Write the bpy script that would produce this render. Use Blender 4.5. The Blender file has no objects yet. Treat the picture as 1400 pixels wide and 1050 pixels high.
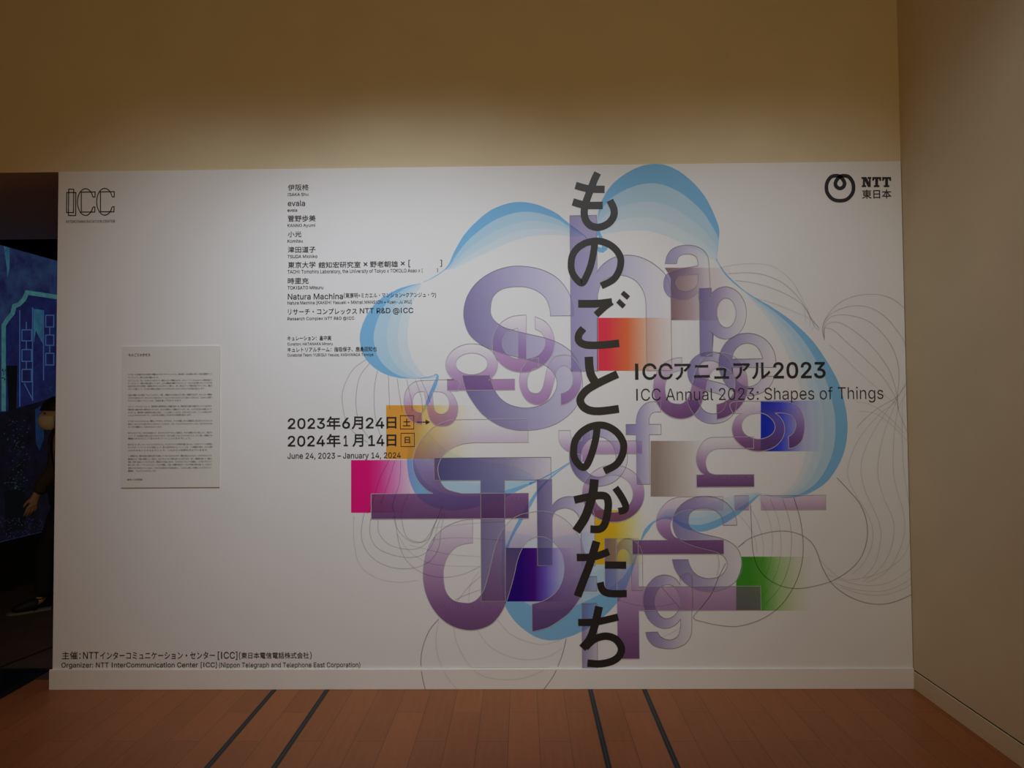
import bpy, bmesh, math, os, random
import numpy as np
from mathutils import Vector, Matrix, geometry
random.seed(7)
S = bpy.context.scene
COL = S.collection

# ------------------------------------------------------------------ camera
F_PX, YAW, PITCH, ROLL, DIST, EYE = 920.0, -0.01491, 0.02883, -0.00748, 3.82307, 1.6
def basis():
    cy, sy, cp, sp = math.cos(YAW), math.sin(YAW), math.cos(PITCH), math.sin(PITCH)
    f = Vector((sy*cp, cy*cp, sp)); r = Vector((cy, -sy, 0)); u = r.cross(f)
    c, s = math.cos(ROLL), math.sin(ROLL)
    return r*c + u*s, u*c - r*s, f
RT, UP, FW = basis()
EYE_P = Vector((0, -DIST, EYE))
cam = bpy.data.cameras.new('camera'); cam.sensor_fit = 'HORIZONTAL'; cam.sensor_width = 36
cam.lens = F_PX*36/1400; cam.clip_start = 0.05; cam.clip_end = 60
co = bpy.data.objects.new('camera', cam); COL.objects.link(co)
m = Matrix((RT, UP, -FW)).transposed().to_4x4(); m.translation = EYE_P
co.matrix_world = m
S.camera = co

# ------------------------------------------------------------------ light
S.view_settings.view_transform = 'Standard'; S.view_settings.look = 'None'
S.view_settings.gamma = 1; S.view_settings.use_curve_mapping = False
S.view_settings.exposure = 0.0
S.cycles.transparent_max_bounces = 48
world = bpy.data.worlds.new('world'); S.world = world; world.use_nodes = True
bg = world.node_tree.nodes['Background']
bg.inputs[0].default_value = (1.0, 0.12, 0.02, 1); bg.inputs[1].default_value = 0.058

def spot(loc, target, power, size, blend, color, radius):
    l = bpy.data.lights.new('spot_light', 'SPOT'); l.energy = power; l.color = color
    l.spot_size = math.radians(size); l.spot_blend = blend; l.shadow_soft_size = radius
    o = bpy.data.objects.new('spot_light', l); COL.objects.link(o); o.location = loc
    o.rotation_euler = (Vector(target)-Vector(loc)).to_track_quat('-Z', 'Y').to_euler()
COOL = (0.885, 1.0, 1.13)                            # the spotlights that wash the printed wall
for x, y, tz, size, power in ((-1.9, -2.6, 1.55, 60, 22), (-1.2, -2.6, 1.55, 60, 87), (-0.5, -2.6, 1.55, 60, 156), (0.9, -2.6, 1.55, 60, 47),
                              (1.6, -2.6, 1.55, 60, 61), (-1.9, -2.0, 1.5, 66, 31), (0.2, -2.0, 1.5, 66, 33), (0.9, -2.0, 1.5, 66, 19)):
    spot((x, y, 4.2), (x, 0, tz), power=power, size=size, blend=1.0, color=COOL, radius=0.12)
al = bpy.data.lights.new('warm_fill_light', 'AREA'); al.energy = 100; al.size = 3.0; al.color = (0.39, 0.312, 0.155)   # added warm fill behind the camera, stands in for the ambient room light
ao = bpy.data.objects.new('warm_fill_light', al); COL.objects.link(ao); ao.location = (0, -6.3, 2.5)
ao.rotation_euler = Vector((0, 6.3, 0)).to_track_quat('-Z', 'Y').to_euler()

# ------------------------------------------------------------------ helpers
def lin(c):
    return tuple((v/12.92 if v <= 0.04045 else ((v+0.055)/1.055)**2.4) for v in (x/255.0 for x in c))

def ray_plane(px, py, p0, n):
    d = FW*F_PX + RT*(px-700) - UP*(py-525)
    t = (p0-EYE_P).dot(n)/d.dot(n)
    return EYE_P + d*t
def W(px, py):                       # the point of the printed wall (plane y = 0) seen at a photo position
    p = ray_plane(px, py, Vector((0, 0, 0)), Vector((0, 1, 0)))
    return p.x, p.z
def FL(px, py):                      # the same for the floor
    p = ray_plane(px, py, Vector((0, 0, 0)), Vector((0, 0, 1)))
    return p.x, p.y

MATS = {}
def mat(name, color, rough=0.6, spec=0.3, metal=0.0):
    if name in MATS: return MATS[name]
    k = bpy.data.materials.new(name); k.use_nodes = True
    b = k.node_tree.nodes['Principled BSDF']
    b.inputs['Base Color'].default_value = (*color, 1); b.inputs['Roughness'].default_value = rough
    b.inputs['Specular IOR Level'].default_value = spec; b.inputs['Metallic'].default_value = metal
    MATS[name] = k
    return k

def painted(name, color, rough, var=0.03, scale=3.0, bump=0.02, bscale=260, spec=0.3):
    k = mat(name, color, rough, spec)
    nt = k.node_tree; b = nt.nodes['Principled BSDF']
    tc = nt.nodes.new('ShaderNodeTexCoord'); nz = nt.nodes.new('ShaderNodeTexNoise')
    nz.inputs['Scale'].default_value = scale; nz.inputs['Detail'].default_value = 4
    nt.links.new(tc.outputs['Object'], nz.inputs['Vector'])
    cr = nt.nodes.new('ShaderNodeValToRGB')
    cr.color_ramp.elements[0].position = 0.3; cr.color_ramp.elements[1].position = 0.7
    cr.color_ramp.elements[0].color = (*[c*(1-var) for c in color], 1)
    cr.color_ramp.elements[1].color = (*[min(1, c*(1+var)) for c in color], 1)
    nt.links.new(nz.outputs['Fac'], cr.inputs['Fac']); nt.links.new(cr.outputs['Color'], b.inputs['Base Color'])
    n2 = nt.nodes.new('ShaderNodeTexNoise'); n2.inputs['Scale'].default_value = bscale
    nt.links.new(tc.outputs['Object'], n2.inputs['Vector'])
    bp = nt.nodes.new('ShaderNodeBump'); bp.inputs['Strength'].default_value = bump; bp.inputs['Distance'].default_value = 0.002
    nt.links.new(n2.outputs['Fac'], bp.inputs['Height']); nt.links.new(bp.outputs['Normal'], b.inputs['Normal'])
    return k

def emit(name, rgb, noise=None, scale=20.0, strength=1.0):
    if name in MATS: return MATS[name]
    k = bpy.data.materials.new(name); k.use_nodes = True; nt = k.node_tree
    nt.nodes.clear(); out = nt.nodes.new('ShaderNodeOutputMaterial'); e = nt.nodes.new('ShaderNodeEmission')
    e.inputs['Strength'].default_value = strength; e.inputs['Color'].default_value = (*lin(rgb), 1)
    nt.links.new(e.outputs[0], out.inputs[0])
    if noise:
        tc = nt.nodes.new('ShaderNodeTexCoord'); nz = nt.nodes.new('ShaderNodeTexNoise')
        nz.inputs['Scale'].default_value = scale; nz.inputs['Detail'].default_value = 6; nz.inputs['Roughness'].default_value = 0.65
        nt.links.new(tc.outputs['Object'], nz.inputs['Vector'])
        cr = nt.nodes.new('ShaderNodeValToRGB')
        cr.color_ramp.elements[0].position = 0.36; cr.color_ramp.elements[1].position = 0.66
        cr.color_ramp.elements[0].color = (*lin(rgb), 1); cr.color_ramp.elements[1].color = (*lin(noise), 1)
        nt.links.new(nz.outputs['Fac'], cr.inputs['Fac']); nt.links.new(cr.outputs['Color'], e.inputs['Color'])
    MATS[name] = k
    return k

def ink(name, stops, white=186.0, grain=0.05):
    """a thin print film: stops = (position along the print's own length, colour it gives on the white board);
    the weaker the tint, the more of what lies underneath shows through"""
    if name in MATS: return MATS[name]
    wl = lin((white,)*3)[0]
    k = bpy.data.materials.new(name); k.use_nodes = True; nt = k.node_tree
    nt.nodes.clear(); out = nt.nodes.new('ShaderNodeOutputMaterial'); t = nt.nodes.new('ShaderNodeBsdfTransparent')
    df = nt.nodes.new('ShaderNodeBsdfDiffuse'); mx = nt.nodes.new('ShaderNodeMixShader')
    nt.links.new(t.outputs[0], mx.inputs[1]); nt.links.new(df.outputs[0], mx.inputs[2]); nt.links.new(mx.outputs[0], out.inputs[0])
    uv = nt.nodes.new('ShaderNodeUVMap'); uv.uv_map = 'UVMap'
    sx = nt.nodes.new('ShaderNodeSeparateXYZ'); nt.links.new(uv.outputs[0], sx.inputs[0])
    tc = nt.nodes.new('ShaderNodeTexCoord'); nz = nt.nodes.new('ShaderNodeTexNoise')
    nz.inputs['Scale'].default_value = 190; nz.inputs['Detail'].default_value = 2
    nt.links.new(tc.outputs['Object'], nz.inputs['Vector'])
    ma = nt.nodes.new('ShaderNodeMath'); ma.operation = 'MULTIPLY_ADD'
    ma.inputs[1].default_value = grain*2; nt.links.new(nz.outputs['Fac'], ma.inputs[0])
    su = nt.nodes.new('ShaderNodeMath'); su.operation = 'SUBTRACT'; su.inputs[1].default_value = grain
    nt.links.new(sx.outputs['X'], su.inputs[0]); nt.links.new(su.outputs[0], ma.inputs[2])
    ramps = []
    for _ in range(2):
        cr = nt.nodes.new('ShaderNodeValToRGB'); el = cr.color_ramp.elements
        el[0].position = stops[0][0]; el[1].position = stops[-1][0]
        for p, c in stops[1:-1]: el.new(p)
        nt.links.new(ma.outputs[0], cr.inputs['Fac']); ramps.append(cr)
    for e1, e2, (p, c) in zip(ramps[0].color_ramp.elements, ramps[1].color_ramp.elements, stops):
        r = [min(1.0, max(v, 0)/wl) for v in lin(c)]
        o_ = max(0.001, 0.75*(1-min(r))**2)                     # how much of the print is body colour, the rest is see-through
        T2 = [min(1.0, v/(1-o_)) for v in r]
        e1.color = (*[min(0.97, max(0.0, 0.8*(v-(1-o_)**2*t2)/o_)) for v, t2 in zip(r, T2)], o_)
        e2.color = (*[math.sqrt(v) for v in T2], 1)
    nt.links.new(ramps[0].outputs['Color'], df.inputs['Color']); nt.links.new(ramps[0].outputs['Alpha'], mx.inputs['Fac'])
    nt.links.new(ramps[1].outputs['Color'], t.inputs['Color'])
    MATS[name] = k
    return k
def wash(name, tint):
    """an even see-through ink that only darkens what it is printed on"""
    k = bpy.data.materials.new(name); k.use_nodes = True; nt = k.node_tree
    nt.nodes.clear(); out = nt.nodes.new('ShaderNodeOutputMaterial'); t = nt.nodes.new('ShaderNodeBsdfTransparent')
    t.inputs['Color'].default_value = (*[math.sqrt(v) for v in tint], 1); nt.links.new(t.outputs[0], out.inputs[0])
    return k

def link(name, mesh, material, parent=None, kind=None, label=None, smooth=False):
    o = bpy.data.objects.new(name, mesh); COL.objects.link(o)
    mesh.name = name
    if material and not mesh.materials: mesh.materials.append(material)
    if parent: o.parent = parent
    if kind: o['kind'] = kind
    if label: o['label'] = label
    if smooth:
        for p in mesh.polygons: p.use_smooth = True
    return o
def tag(o, label, cat, group=None):
    o['label'] = label; o['category'] = cat
    if group: o['group'] = group
    return o
def empty(name, loc=(0, 0, 0), rz=0):
    o = bpy.data.objects.new(name, None); COL.objects.link(o); o.location = loc; o.rotation_euler = (0, 0, rz)
    o.empty_display_size = 0.1
    return o
def box_mesh(boxes, bevel=0.0):
    bm = bmesh.new()
    for (x0, x1, y0, y1, z0, z1) in boxes:
        r = bmesh.ops.create_cube(bm, size=1)
        for v in r['verts']:
            v.co = Vector(((x0+x1)/2+v.co.x*(x1-x0), (y0+y1)/2+v.co.y*(y1-y0), (z0+z1)/2+v.co.z*(z1-z0)))
    if bevel:
        bmesh.ops.bevel(bm, geom=bm.edges[:], offset=bevel, segments=2, affect='EDGES')
    me = bpy.data.meshes.new('m'); bm.to_mesh(me); bm.free()
    return me
def raw_mesh(verts, faces, uvs=None):
    me = bpy.data.meshes.new('m'); me.from_pydata([tuple(v) for v in verts], [], faces); me.update()
    if uvs is not None:
        l = me.uv_layers.new(name='UVMap')
        for lp in me.loops: l.data[lp.index].uv = uvs[lp.vertex_index]
    return me

# ------------------------------------------------------------------ setting
X0, X1, TOP = -2.677, 2.167, 2.962
cream = painted('cream_paint', (0.70, 0.60, 0.40), 0.75)
white = painted('white_print_board', (0.80, 0.80, 0.80), 0.6, var=0.008, bump=0.008)
skirt = painted('white_skirting_paint', (0.80, 0.78, 0.76), 0.5, var=0.01, bump=0.008)
black_paint = painted('black_paint', (0.022, 0.021, 0.022), 0.7)
dark_ceiling = painted('dark_ceiling_paint', (0.016, 0.016, 0.018), 0.8)

def wood_floor():
    k = mat('brown_plank_floor', (0.3, 0.15, 0.07), 0.45, 0.28)
    nt = k.node_tree; b = nt.nodes['Principled BSDF']; L = nt.links
    tc = nt.nodes.new('ShaderNodeTexCoord'); sp = nt.nodes.new('ShaderNodeSeparateXYZ'); L.new(tc.outputs['Object'], sp.inputs[0])
    def math_(op, a, v):
        n = nt.nodes.new('ShaderNodeMath'); n.operation = op; L.new(a, n.inputs[0]); n.inputs[1].default_value = v; return n.outputs[0]
    cb = nt.nodes.new('ShaderNodeCombineXYZ')
    L.new(math_('ADD', sp.outputs['Y'], 0.29+60*0.6), cb.inputs['X'])
    L.new(math_('ADD', sp.outputs['X'], 1.4057+0.1475*100), cb.inputs['Y'])
    br = nt.nodes.new('ShaderNodeTexBrick'); L.new(cb.outputs[0], br.inputs['Vector'])
    br.offset = 0.5; br.squash = 1.0
    br.inputs['Scale'].default_value = 1.0; br.inputs['Brick Width'].default_value = 0.6; br.inputs['Row Height'].default_value = 0.1475
    br.inputs['Mortar Size'].default_value = 0.0016; br.inputs['Mortar Smooth'].default_value = 0.3; br.inputs['Bias'].default_value = 0.0
    br.inputs['Color1'].default_value = (0.335, 0.112, 0.034, 1); br.inputs['Color2'].default_value = (0.285, 0.096, 0.030, 1)
    br.inputs['Mortar'].default_value = (0.13, 0.055, 0.024, 1)
    mp = nt.nodes.new('ShaderNodeMapping'); mp.inputs['Scale'].default_value = (30, 2.2, 1); L.new(tc.outputs['Object'], mp.inputs[0])
    nz = nt.nodes.new('ShaderNodeTexNoise'); nz.inputs['Scale'].default_value = 1.6; nz.inputs['Detail'].default_value = 6; L.new(mp.outputs[0], nz.inputs['Vector'])
    cr = nt.nodes.new('ShaderNodeValToRGB'); cr.color_ramp.elements[0].color = (0.80, 0.78, 0.76, 1); cr.color_ramp.elements[1].color = (1.1, 1.1, 1.1, 1)
    L.new(nz.outputs['Fac'], cr.inputs['Fac'])
    mx = nt.nodes.new('ShaderNodeMix'); mx.data_type = 'RGBA'; mx.blend_type = 'MULTIPLY'; mx.inputs['Factor'].default_value = 1
    L.new(br.outputs['Color'], mx.inputs['A']); L.new(cr.outputs['Color'], mx.inputs['B']); L.new(mx.outputs['Result'], b.inputs['Base Color'])
    bp = nt.nodes.new('ShaderNodeBump'); bp.inputs['Strength'].default_value = 0.25; bp.inputs['Distance'].default_value = 0.001; bp.invert = True
    L.new(br.outputs['Fac'], bp.inputs['Height']); L.new(bp.outputs['Normal'], b.inputs['Normal'])
    return k
link('floor', box_mesh([(-7, X1+0.2, -6.5, 9.5, -0.1, 0)]), wood_floor(), kind='structure')
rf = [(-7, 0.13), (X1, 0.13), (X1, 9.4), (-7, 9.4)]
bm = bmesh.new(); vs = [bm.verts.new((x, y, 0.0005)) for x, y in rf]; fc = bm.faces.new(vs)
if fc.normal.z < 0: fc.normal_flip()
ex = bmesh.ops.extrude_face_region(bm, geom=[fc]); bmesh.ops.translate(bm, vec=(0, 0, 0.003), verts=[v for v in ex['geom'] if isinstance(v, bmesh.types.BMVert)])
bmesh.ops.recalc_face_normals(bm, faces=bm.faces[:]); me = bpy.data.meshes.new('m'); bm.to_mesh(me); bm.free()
link('floor_rear_shaded', me, painted('shaded_brown_floor', (0.085, 0.050, 0.030), 0.5, var=0.2, scale=6), kind='structure')  # darker sheet over the floor: the rear room's dimness put into its colour
g0, g1 = Vector(FL(-60, 936)), Vector(FL(110, 871)); gn = Vector((-(g1-g0).y, (g1-g0).x)).normalized()*0.010
link('trim_2', raw_mesh([(*(p+n), z) for z in (0.001, 0.0045) for p, n in ((g0, gn), (g0, -gn), (g1, -gn), (g1, gn))], [(3, 2, 1, 0), (4, 5, 6, 7), (0, 1, 5, 4), (1, 2, 6, 5), (2, 3, 7, 6), (3, 0, 4, 7)]), mat('black_floor_joint', (0.008, 0.008, 0.008), 0.7), kind='structure')
link('wall_back', box_mesh([(-7, X1, 0.006, 1.55, TOP, 4.5)]), cream, kind='structure')
link('wall_right', box_mesh([(X1, X1+0.2, -6.5, 1.6, 0, 4.5)]), cream, kind='structure')
link('ceiling', box_mesh([(-7, X1+0.2, -6.5, 1.55, 4.5, 4.6)]), painted('ceiling_paint', (0.5, 0.42, 0.3), 0.8), kind='structure')
link('baseboard_right', box_mesh([(X1-0.007, X1, -6.5, -0.012, 0, 0.098)], 0.0015), cream, kind='structure')
link('trim_1', box_mesh([(X1-0.0015, X1, -6.5, -0.012, 0.098, 0.1035)]), mat('gap_shade', (0.03, 0.022, 0.012), 0.9), kind='structure')  # dark strip painted as the shadow in the groove above the baseboard
bb = link('baseboard_back', box_mesh([(X0-0.012, X1-0.004, -0.011, 0.0, 0, 0.113)], 0.002), skirt, kind='structure')

# the dark room behind: its left wall carries the projection screen
SD = Vector((0.067, 1.0, 0)).normalized()            # direction along that wall
SN = Vector((SD.y, -SD.x, 0))                        # its face normal (towards the room)
SP = Vector((-4.50, 2.0, 0))
def wall_strip(s0, s1, t0, t1, z0, z1):
    vs = []
    for s in (s0, s1):
        for t in (t0, t1):
            for z in (z0, z1):
                vs.append(SP + SD*s + SN*t + Vector((0, 0, z)))
    return raw_mesh(vs, [(0, 1, 3, 2), (4, 6, 7, 5), (0, 4, 5, 1), (2, 3, 7, 6), (0, 2, 6, 4), (1, 5, 7, 3)])
link('wall_left', wall_strip(-1.95, 7.0, -0.2, 0, 0, 4.0), black_paint, kind='structure')
link('baseboard_left', wall_strip(-1.95, 7.0, 0.001, 0.012, 0, 0.085), black_paint, kind='structure')
link('wall_rear', box_mesh([(-5, X1+0.2, 9.0, 9.2, 0, 4.0)]), black_paint, kind='structure')
link('wall_side', box_mesh([(X1, X1+0.2, 1.61, 9.0, 0, 4.0)]), black_paint, kind='structure')
link('ceiling_rear', box_mesh([(-7, X1+0.2, 1.56, 9.2, 4.0, 4.1)]), dark_ceiling, kind='structure')

# ------------------------------------------------------------------ lettering engine
FONTS = {}
def font(which):
    if which in FONTS: return FONTS[which]
    f = None
    try:
        p = os.path.join(bpy.utils.system_resource('DATAFILES'), 'fonts', {'latin': 'Inter.woff2', 'kana': 'Noto Sans CJK Regular.woff2'}[which])
        f = bpy.data.fonts.load(p, check_existing=True)
    except Exception:
        f = None
    FONTS[which] = f
    return f
OUT_CACHE = {}
def embolden(lps, w):
    """move every outline outwards by w (holes shrink, since they run the other way round)"""
    if not w or not lps: return lps
    ar = [area(l) for l in lps]
    sg = 1 if ar[max(range(len(ar)), key=lambda i: abs(ar[i]))] > 0 else -1
    out = []
    for l in lps:
        P = []
        for p in l:
            if not P or abs(p[0]-P[-1][0])+abs(p[1]-P[-1][1]) > 1e-5: P.append(p)
        if len(P) > 2 and abs(P[0][0]-P[-1][0])+abs(P[0][1]-P[-1][1]) < 1e-5: P.pop()
        n = len(P); Q = []
        for i in range(n):
            a, p, b = P[i-1], P[i], P[(i+1) % n]
            d1 = Vector((p[0]-a[0], p[1]-a[1])).normalized(); d2 = Vector((b[0]-p[0], b[1]-p[1])).normalized()
            n1, n2 = Vector((d1.y, -d1.x)), Vector((d2.y, -d2.x)); mm = n1+n2
            if mm.length < 0.05: mm = n1
            mm.normalize(); k = sg*w/max(0.5, mm.dot(n1))
            Q.append((p[0]+mm.x*k, p[1]+mm.y*k))
        out.append(Q)
    return out
def outlines(text, which, bold=0.0, res=4, spacing=1.0):
    """closed outlines of a text at size 1, as lists of (x, y)"""
    key = (text, which, bold, res, spacing)
    if key in OUT_CACHE: return OUT_CACHE[key]
    c = bpy.data.curves.new('lettering', 'FONT'); c.body = text
    if font(which): c.font = font(which)
    c.fill_mode = 'NONE'; c.dimensions = '2D'; c.resolution_u = res; c.space_character = spacing
    o = bpy.data.objects.new('lettering', c); COL.objects.link(o)
    bpy.context.view_layer.update()
    me = bpy.data.meshes.new_from_object(o.evaluated_get(bpy.context.evaluated_depsgraph_get()))
    co_ = [(v.co.x, v.co.y) for v in me.vertices]
    adj = {}
    for e in me.edges:
        a, b = e.vertices; adj.setdefault(a, []).append(b); adj.setdefault(b, []).append(a)
    seen, res_ = set(), []
    for s in range(len(co_)):
        if s in seen or s not in adj: continue
        lp, cur, prev = [], s, None
        while cur not in seen:
            seen.add(cur); lp.append(co_[cur])
            nx = [n for n in adj[cur] if n != prev and n not in seen]
            prev = cur
            if not nx: break
            cur = min(nx, key=lambda n: abs(n-cur))
        if len(lp) > 2: res_.append(lp)
    bpy.data.objects.remove(o); bpy.data.curves.remove(c); bpy.data.meshes.remove(me)
    em = 0.82 if which == 'latin' else 0.32
    res_ = [[(p[0]/em, p[1]/em) for p in l] for l in res_]
    if which == 'latin' and 'I' in text and text != 'I':    # the capital I is a plain bar
        ref = outlines('I', 'latin', 0, res)[0]; rb = bbox([ref]); out = []
        for l in res_:
            b = bbox([l])
            if abs((b[2]-b[0])-(rb[2]-rb[0])) < 2e-3 and abs((b[3]-b[1])-(rb[3]-rb[1])) < 2e-3 and len(l) == len(ref):
                c_, h_ = (b[0]+b[2])/2, 0.050
                l = [(c_-h_, b[1]), (c_+h_, b[1]), (c_+h_, b[3]), (c_-h_, b[3])]
                if area(ref) < 0: l = l[::-1]
            out.append(l)
        res_ = out
    if bold < 0: res_ = embolden(res_, bold)
    OUT_CACHE[key] = res_
    return res_
def area(lp):
    return 0.5*sum(lp[i-1][0]*lp[i][1]-lp[i][0]*lp[i-1][1] for i in range(len(lp)))
def bbox(lps):
    xs = [p[0] for l in lps for p in l]; ys = [p[1] for l in lps for p in l]
    return min(xs), min(ys), max(xs), max(ys)
def inside(p, lp):
    r = False; x, y = p; j = len(lp)-1
    for i in range(len(lp)):
        xi, yi = lp[i]; xj, yj = lp[j]
        if (yi > y) != (yj > y) and x < (xj-xi)*(y-yi)/(yj-yi)+xi: r = not r
        j = i
    return r
def triangulate(lps):
    """solid areas from outlines: holes run the other way round from the outer outlines"""
    if not lps: return [], []
    ar = [area(l) for l in lps]
    sg = 1 if ar[max(range(len(ar)), key=lambda i: abs(ar[i]))] > 0 else -1
    outs = [i for i in range(len(lps)) if ar[i]*sg > 0]
    holes = {i: [] for i in outs}
    bbs = [bbox([l]) for l in lps]
    for i in range(len(lps)):
        if ar[i]*sg > 0 or abs(ar[i]) < 1e-9: continue
        best = None
        for o in outs:
            b = bbs[o]; p = lps[i][0]
            if b[0] <= p[0] <= b[2] and b[1] <= p[1] <= b[3] and inside(p, lps[o]):
                if best is None or abs(ar[o]) < abs(ar[best]): best = o
        if best is not None: holes[best].append(i)
    V, T = [], []
    for o in outs:
        polys = [lps[o]]+[lps[h] for h in holes[o]]
        base = len(V); pts = [p for l in polys for p in l]
        V += pts
        for t in geometry.tessellate_polygon([[Vector((p[0], p[1], 0)) for p in l] for l in polys]):
            T.append(tuple(base+i for i in t))
    return V, T

def frame_px(x0, y0, x1, y1):
    cx, cy = (x0+x1)/2, (y0+y1)/2
    a, b = W(x0, cy), W(x1, cy); c, d = W(cx, y0), W(cx, y1)
    return (a[0], b[0], d[1], c[1])                  # x0, x1, z0, z1 on the wall
def fit(lps, fr, src=None):
    b = src or bbox(lps)
    sx = (fr[1]-fr[0])/max(b[2]-b[0], 1e-9); sz = (fr[3]-fr[2])/max(b[3]-b[1], 1e-9)
    return [[(fr[0]+(p[0]-b[0])*sx, fr[2]+(p[1]-b[1])*sz) for p in l] for l in lps]
def set_text(s, which, bold, fr, res=3):
    """solid lettering fitted to a frame; heavier weights get a stroke along every outline"""
    lps = outlines(s, which, min(bold, 0), res); b = bbox(lps); w = max(bold, 0)
    sx = (fr[1]-fr[0])/(b[2]-b[0]+2*w); sz = (fr[3]-fr[2])/(b[3]-b[1]+2*w)
    wl = [[(fr[0]+(p[0]-b[0]+w)*sx, fr[2]+(p[1]-b[1]+w)*sz) for p in l] for l in lps]
    V, T = triangulate(wl)
    V = list(V); T = list(T)
    if w:
        V2, T2 = strip(wl, w*(sx+sz), True); o = len(V); V += [(p[0], p[1], 0.00012) for p in V2]; T += [tuple(i+o for i in t) for t in T2]
    return V, T
def flat_mesh(V, T, y, uv=None):
    def turn(t):                                          # every print faces the room
        a = sum(V[t[i-1]][0]*V[t[i]][1]-V[t[i]][0]*V[t[i-1]][1] for i in range(len(t)))
        return tuple(t) if a > 0 else tuple(t)[::-1]
    T = [turn(t) for t in T]
    return raw_mesh([(p[0], y+(p[2] if len(p) > 2 else 0), p[1]) for p in V], [t for t in T], uv)
def smooth_pts(pts, closed=False, n=6):
    P = [Vector(p) for p in pts]; out = []; N = len(P)
    for i in range(N if closed else N-1):
        p0 = P[i-1] if (closed or i > 0) else P[0]; p1 = P[i]; p2 = P[(i+1) % N]; p3 = P[(i+2) % N] if (closed or i+2 < N) else P[-1]
        for k in range(n):
            t = k/n
            out.append(0.5*((2*p1)+(p2-p0)*t+(2*p0-5*p1+4*p2-p3)*t*t+(3*p1-p0-3*p2+p3)*t**3))
    if not closed: out.append(P[-1])
    return out
def strip(paths, w, closed=False):
    V, T = [], []
    for pts in paths:
        P = [Vector(p[:2]) for p in pts]; N = len(P)
        Q = [P[0]]
        for p in P[1:]:
            if (p-Q[-1]).length > 1e-6: Q.append(p)
        P = Q; N = len(P)
        if N < 2: continue
        base = len(V)
        for i in range(N):
            a = P[i-1] if (closed or i > 0) else P[i]; b = P[(i+1) % N] if (closed or i < N-1) else P[i]
            d1 = (P[i]-a).normalized() if (P[i]-a).length > 0 else (b-P[i]).normalized()
            d2 = (b-P[i]).normalized() if (b-P[i]).length > 0 else d1
            n1 = Vector((-d1.y, d1.x)); n2 = Vector((-d2.y, d2.x)); mm = n1+n2
            if mm.length < 1e-4: mm = n1
            mm.normalize(); k = w/2/max(0.45, mm.dot(n1))
            V += [tuple(P[i]+mm*k), tuple(P[i]-mm*k)]
        for i in range(N if closed else N-1):
            j = (i+1) % N
            T.append((base+2*i, base+2*i+1, base+2*j+1, base+2*j))
    return V, T
def wpath(pts): return [W(p[0], p[1]) for p in pts]

# ------------------------------------------------------------------ the printed wall panel
PX = 0.00416                                           # one photo pixel on the wall, in metres
panel = tag(empty('exhibition_wall_panel', ((X0+X1)/2, 0.05, 0)),
            'wide white exhibition wall printed with overlapping purple letters, blue cloud outline and black title', 'wall panel')
PO = Vector(panel.location)
def pl(name, me, material, label=None, parent=None):
    me.transform(Matrix.Translation(-PO))
    return link(name, me, material, panel, None, label)
pl('board', box_mesh([(X0, X1-0.003, 0.0, 0.11, 0, TOP-0.0005)], 0.0015), white)
sx = W(337, 400)[0]
pl('board_joint', box_mesh([(sx-0.0016, sx+0.0016, -0.0009, 0, 0.12, TOP-0.003)], 0.0004), white)

txt = mat('black_lettering', (0.022, 0.022, 0.026), 0.5, 0.35)
ink_black = mat('black_title_print', (0.016, 0.015, 0.017), 0.42, 0.5)
line_dark = wash('grey_print_line', (0.36, 0.32, 0.34))
line_mid = wash('mid_grey_print_line', (0.56, 0.52, 0.54))
line_pale = wash('pale_grey_print_line', (0.70, 0.66, 0.67))
edge_up = mat('letter_edge_grey', (0.36, 0.33, 0.37), 0.6)
edge_rot = mat('letter_edge_pale', (0.52, 0.50, 0.53), 0.6)

LAY = [0]
def layer(): LAY[0] += 1; return -(0.0003+0.00003*LAY[0])

# blue cloud outline: (x, y, width of the outer band) down the left, round the bottom, up the right
CL = [(575,387,0),(557,391,5),(538,398,9),(515,413,14),(500,434,17),(492,458,19),(495,480,19),(505,497,17),(525,511,10),(548,517,5),(570,517,2),(585,515,1),(597,513,2),
 (593,523,5),(588,535,5),(581,553,4),(571,574,2),(562,597,3),(557,620,7),(557,640,13),(561,660,17),(571,679,21),(590,692,24),(615,698,24),(640,696,20),(665,689,14),(690,680,12),(712,669,7),(733,659,2),(755,648,2),(780,632,1),
 (756,649,2),(736,668,3),(724,685,5),(707,714,5),(693,745,3),(687,770,8),(686,795,16),(690,826,25),(702,847,33),(718,862,38),(735,872,40),(753,875.5,40),(774,872,38),(796,863,32),(823,845,21),(848,819,14),(859,796,10),(868,770,5),(873,752,1),(878,738,2),(886,726,5),(897,713,2),
 (915,710,2),(935,722,6),(957,727,9),(975,723,9),(990,716,8),(1009,704,6),(1025,690,4),(1042,675.5,1),
 (1060,679.5,8),(1080,680.5,14),(1105,675,17),(1130,659,17),(1148,633,17),(1157,605,16),(1158.5,575,16),(1154,548,16),(1145,520,16),(1130,493,17),(1110,465,16),(1084,440,10),(1057,421,4),(1038,410,1),(1020,399,1),(1006,387,2),(992,373,2),(981,356,1),
 (980.5,346,2),(983,325,6),(983,312,10),(977,295,17),(964,269,23),(944,246,27),(923,231,28),(900,224,27),(877,227,24),(856,237,19),(838,251,13),(826,268,7),(819,285,2),(816.5,305,2),(818,322,4),(823,338,8),
 (812,334,3),(798,321,1),(780,307,2),(770,299,1),(763,293,3),(750,286,8),(732,279,12),(711,276,13),(691,279,15),(670,288,17),(650,304,17),(634,322,14),(622,342,8),(615,358,2),(608,368,1),(592,379,1)]
C3 = smooth_pts([(x, y, w) for x, y, w in CL], True, 5)
N3 = len(C3)
KS = [0, 1.0, 1.95, 2.75, 3.45]
BAND = [(104, 151, 184), (146, 171, 187), (159, 176, 187), (170, 180, 187)]
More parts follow.
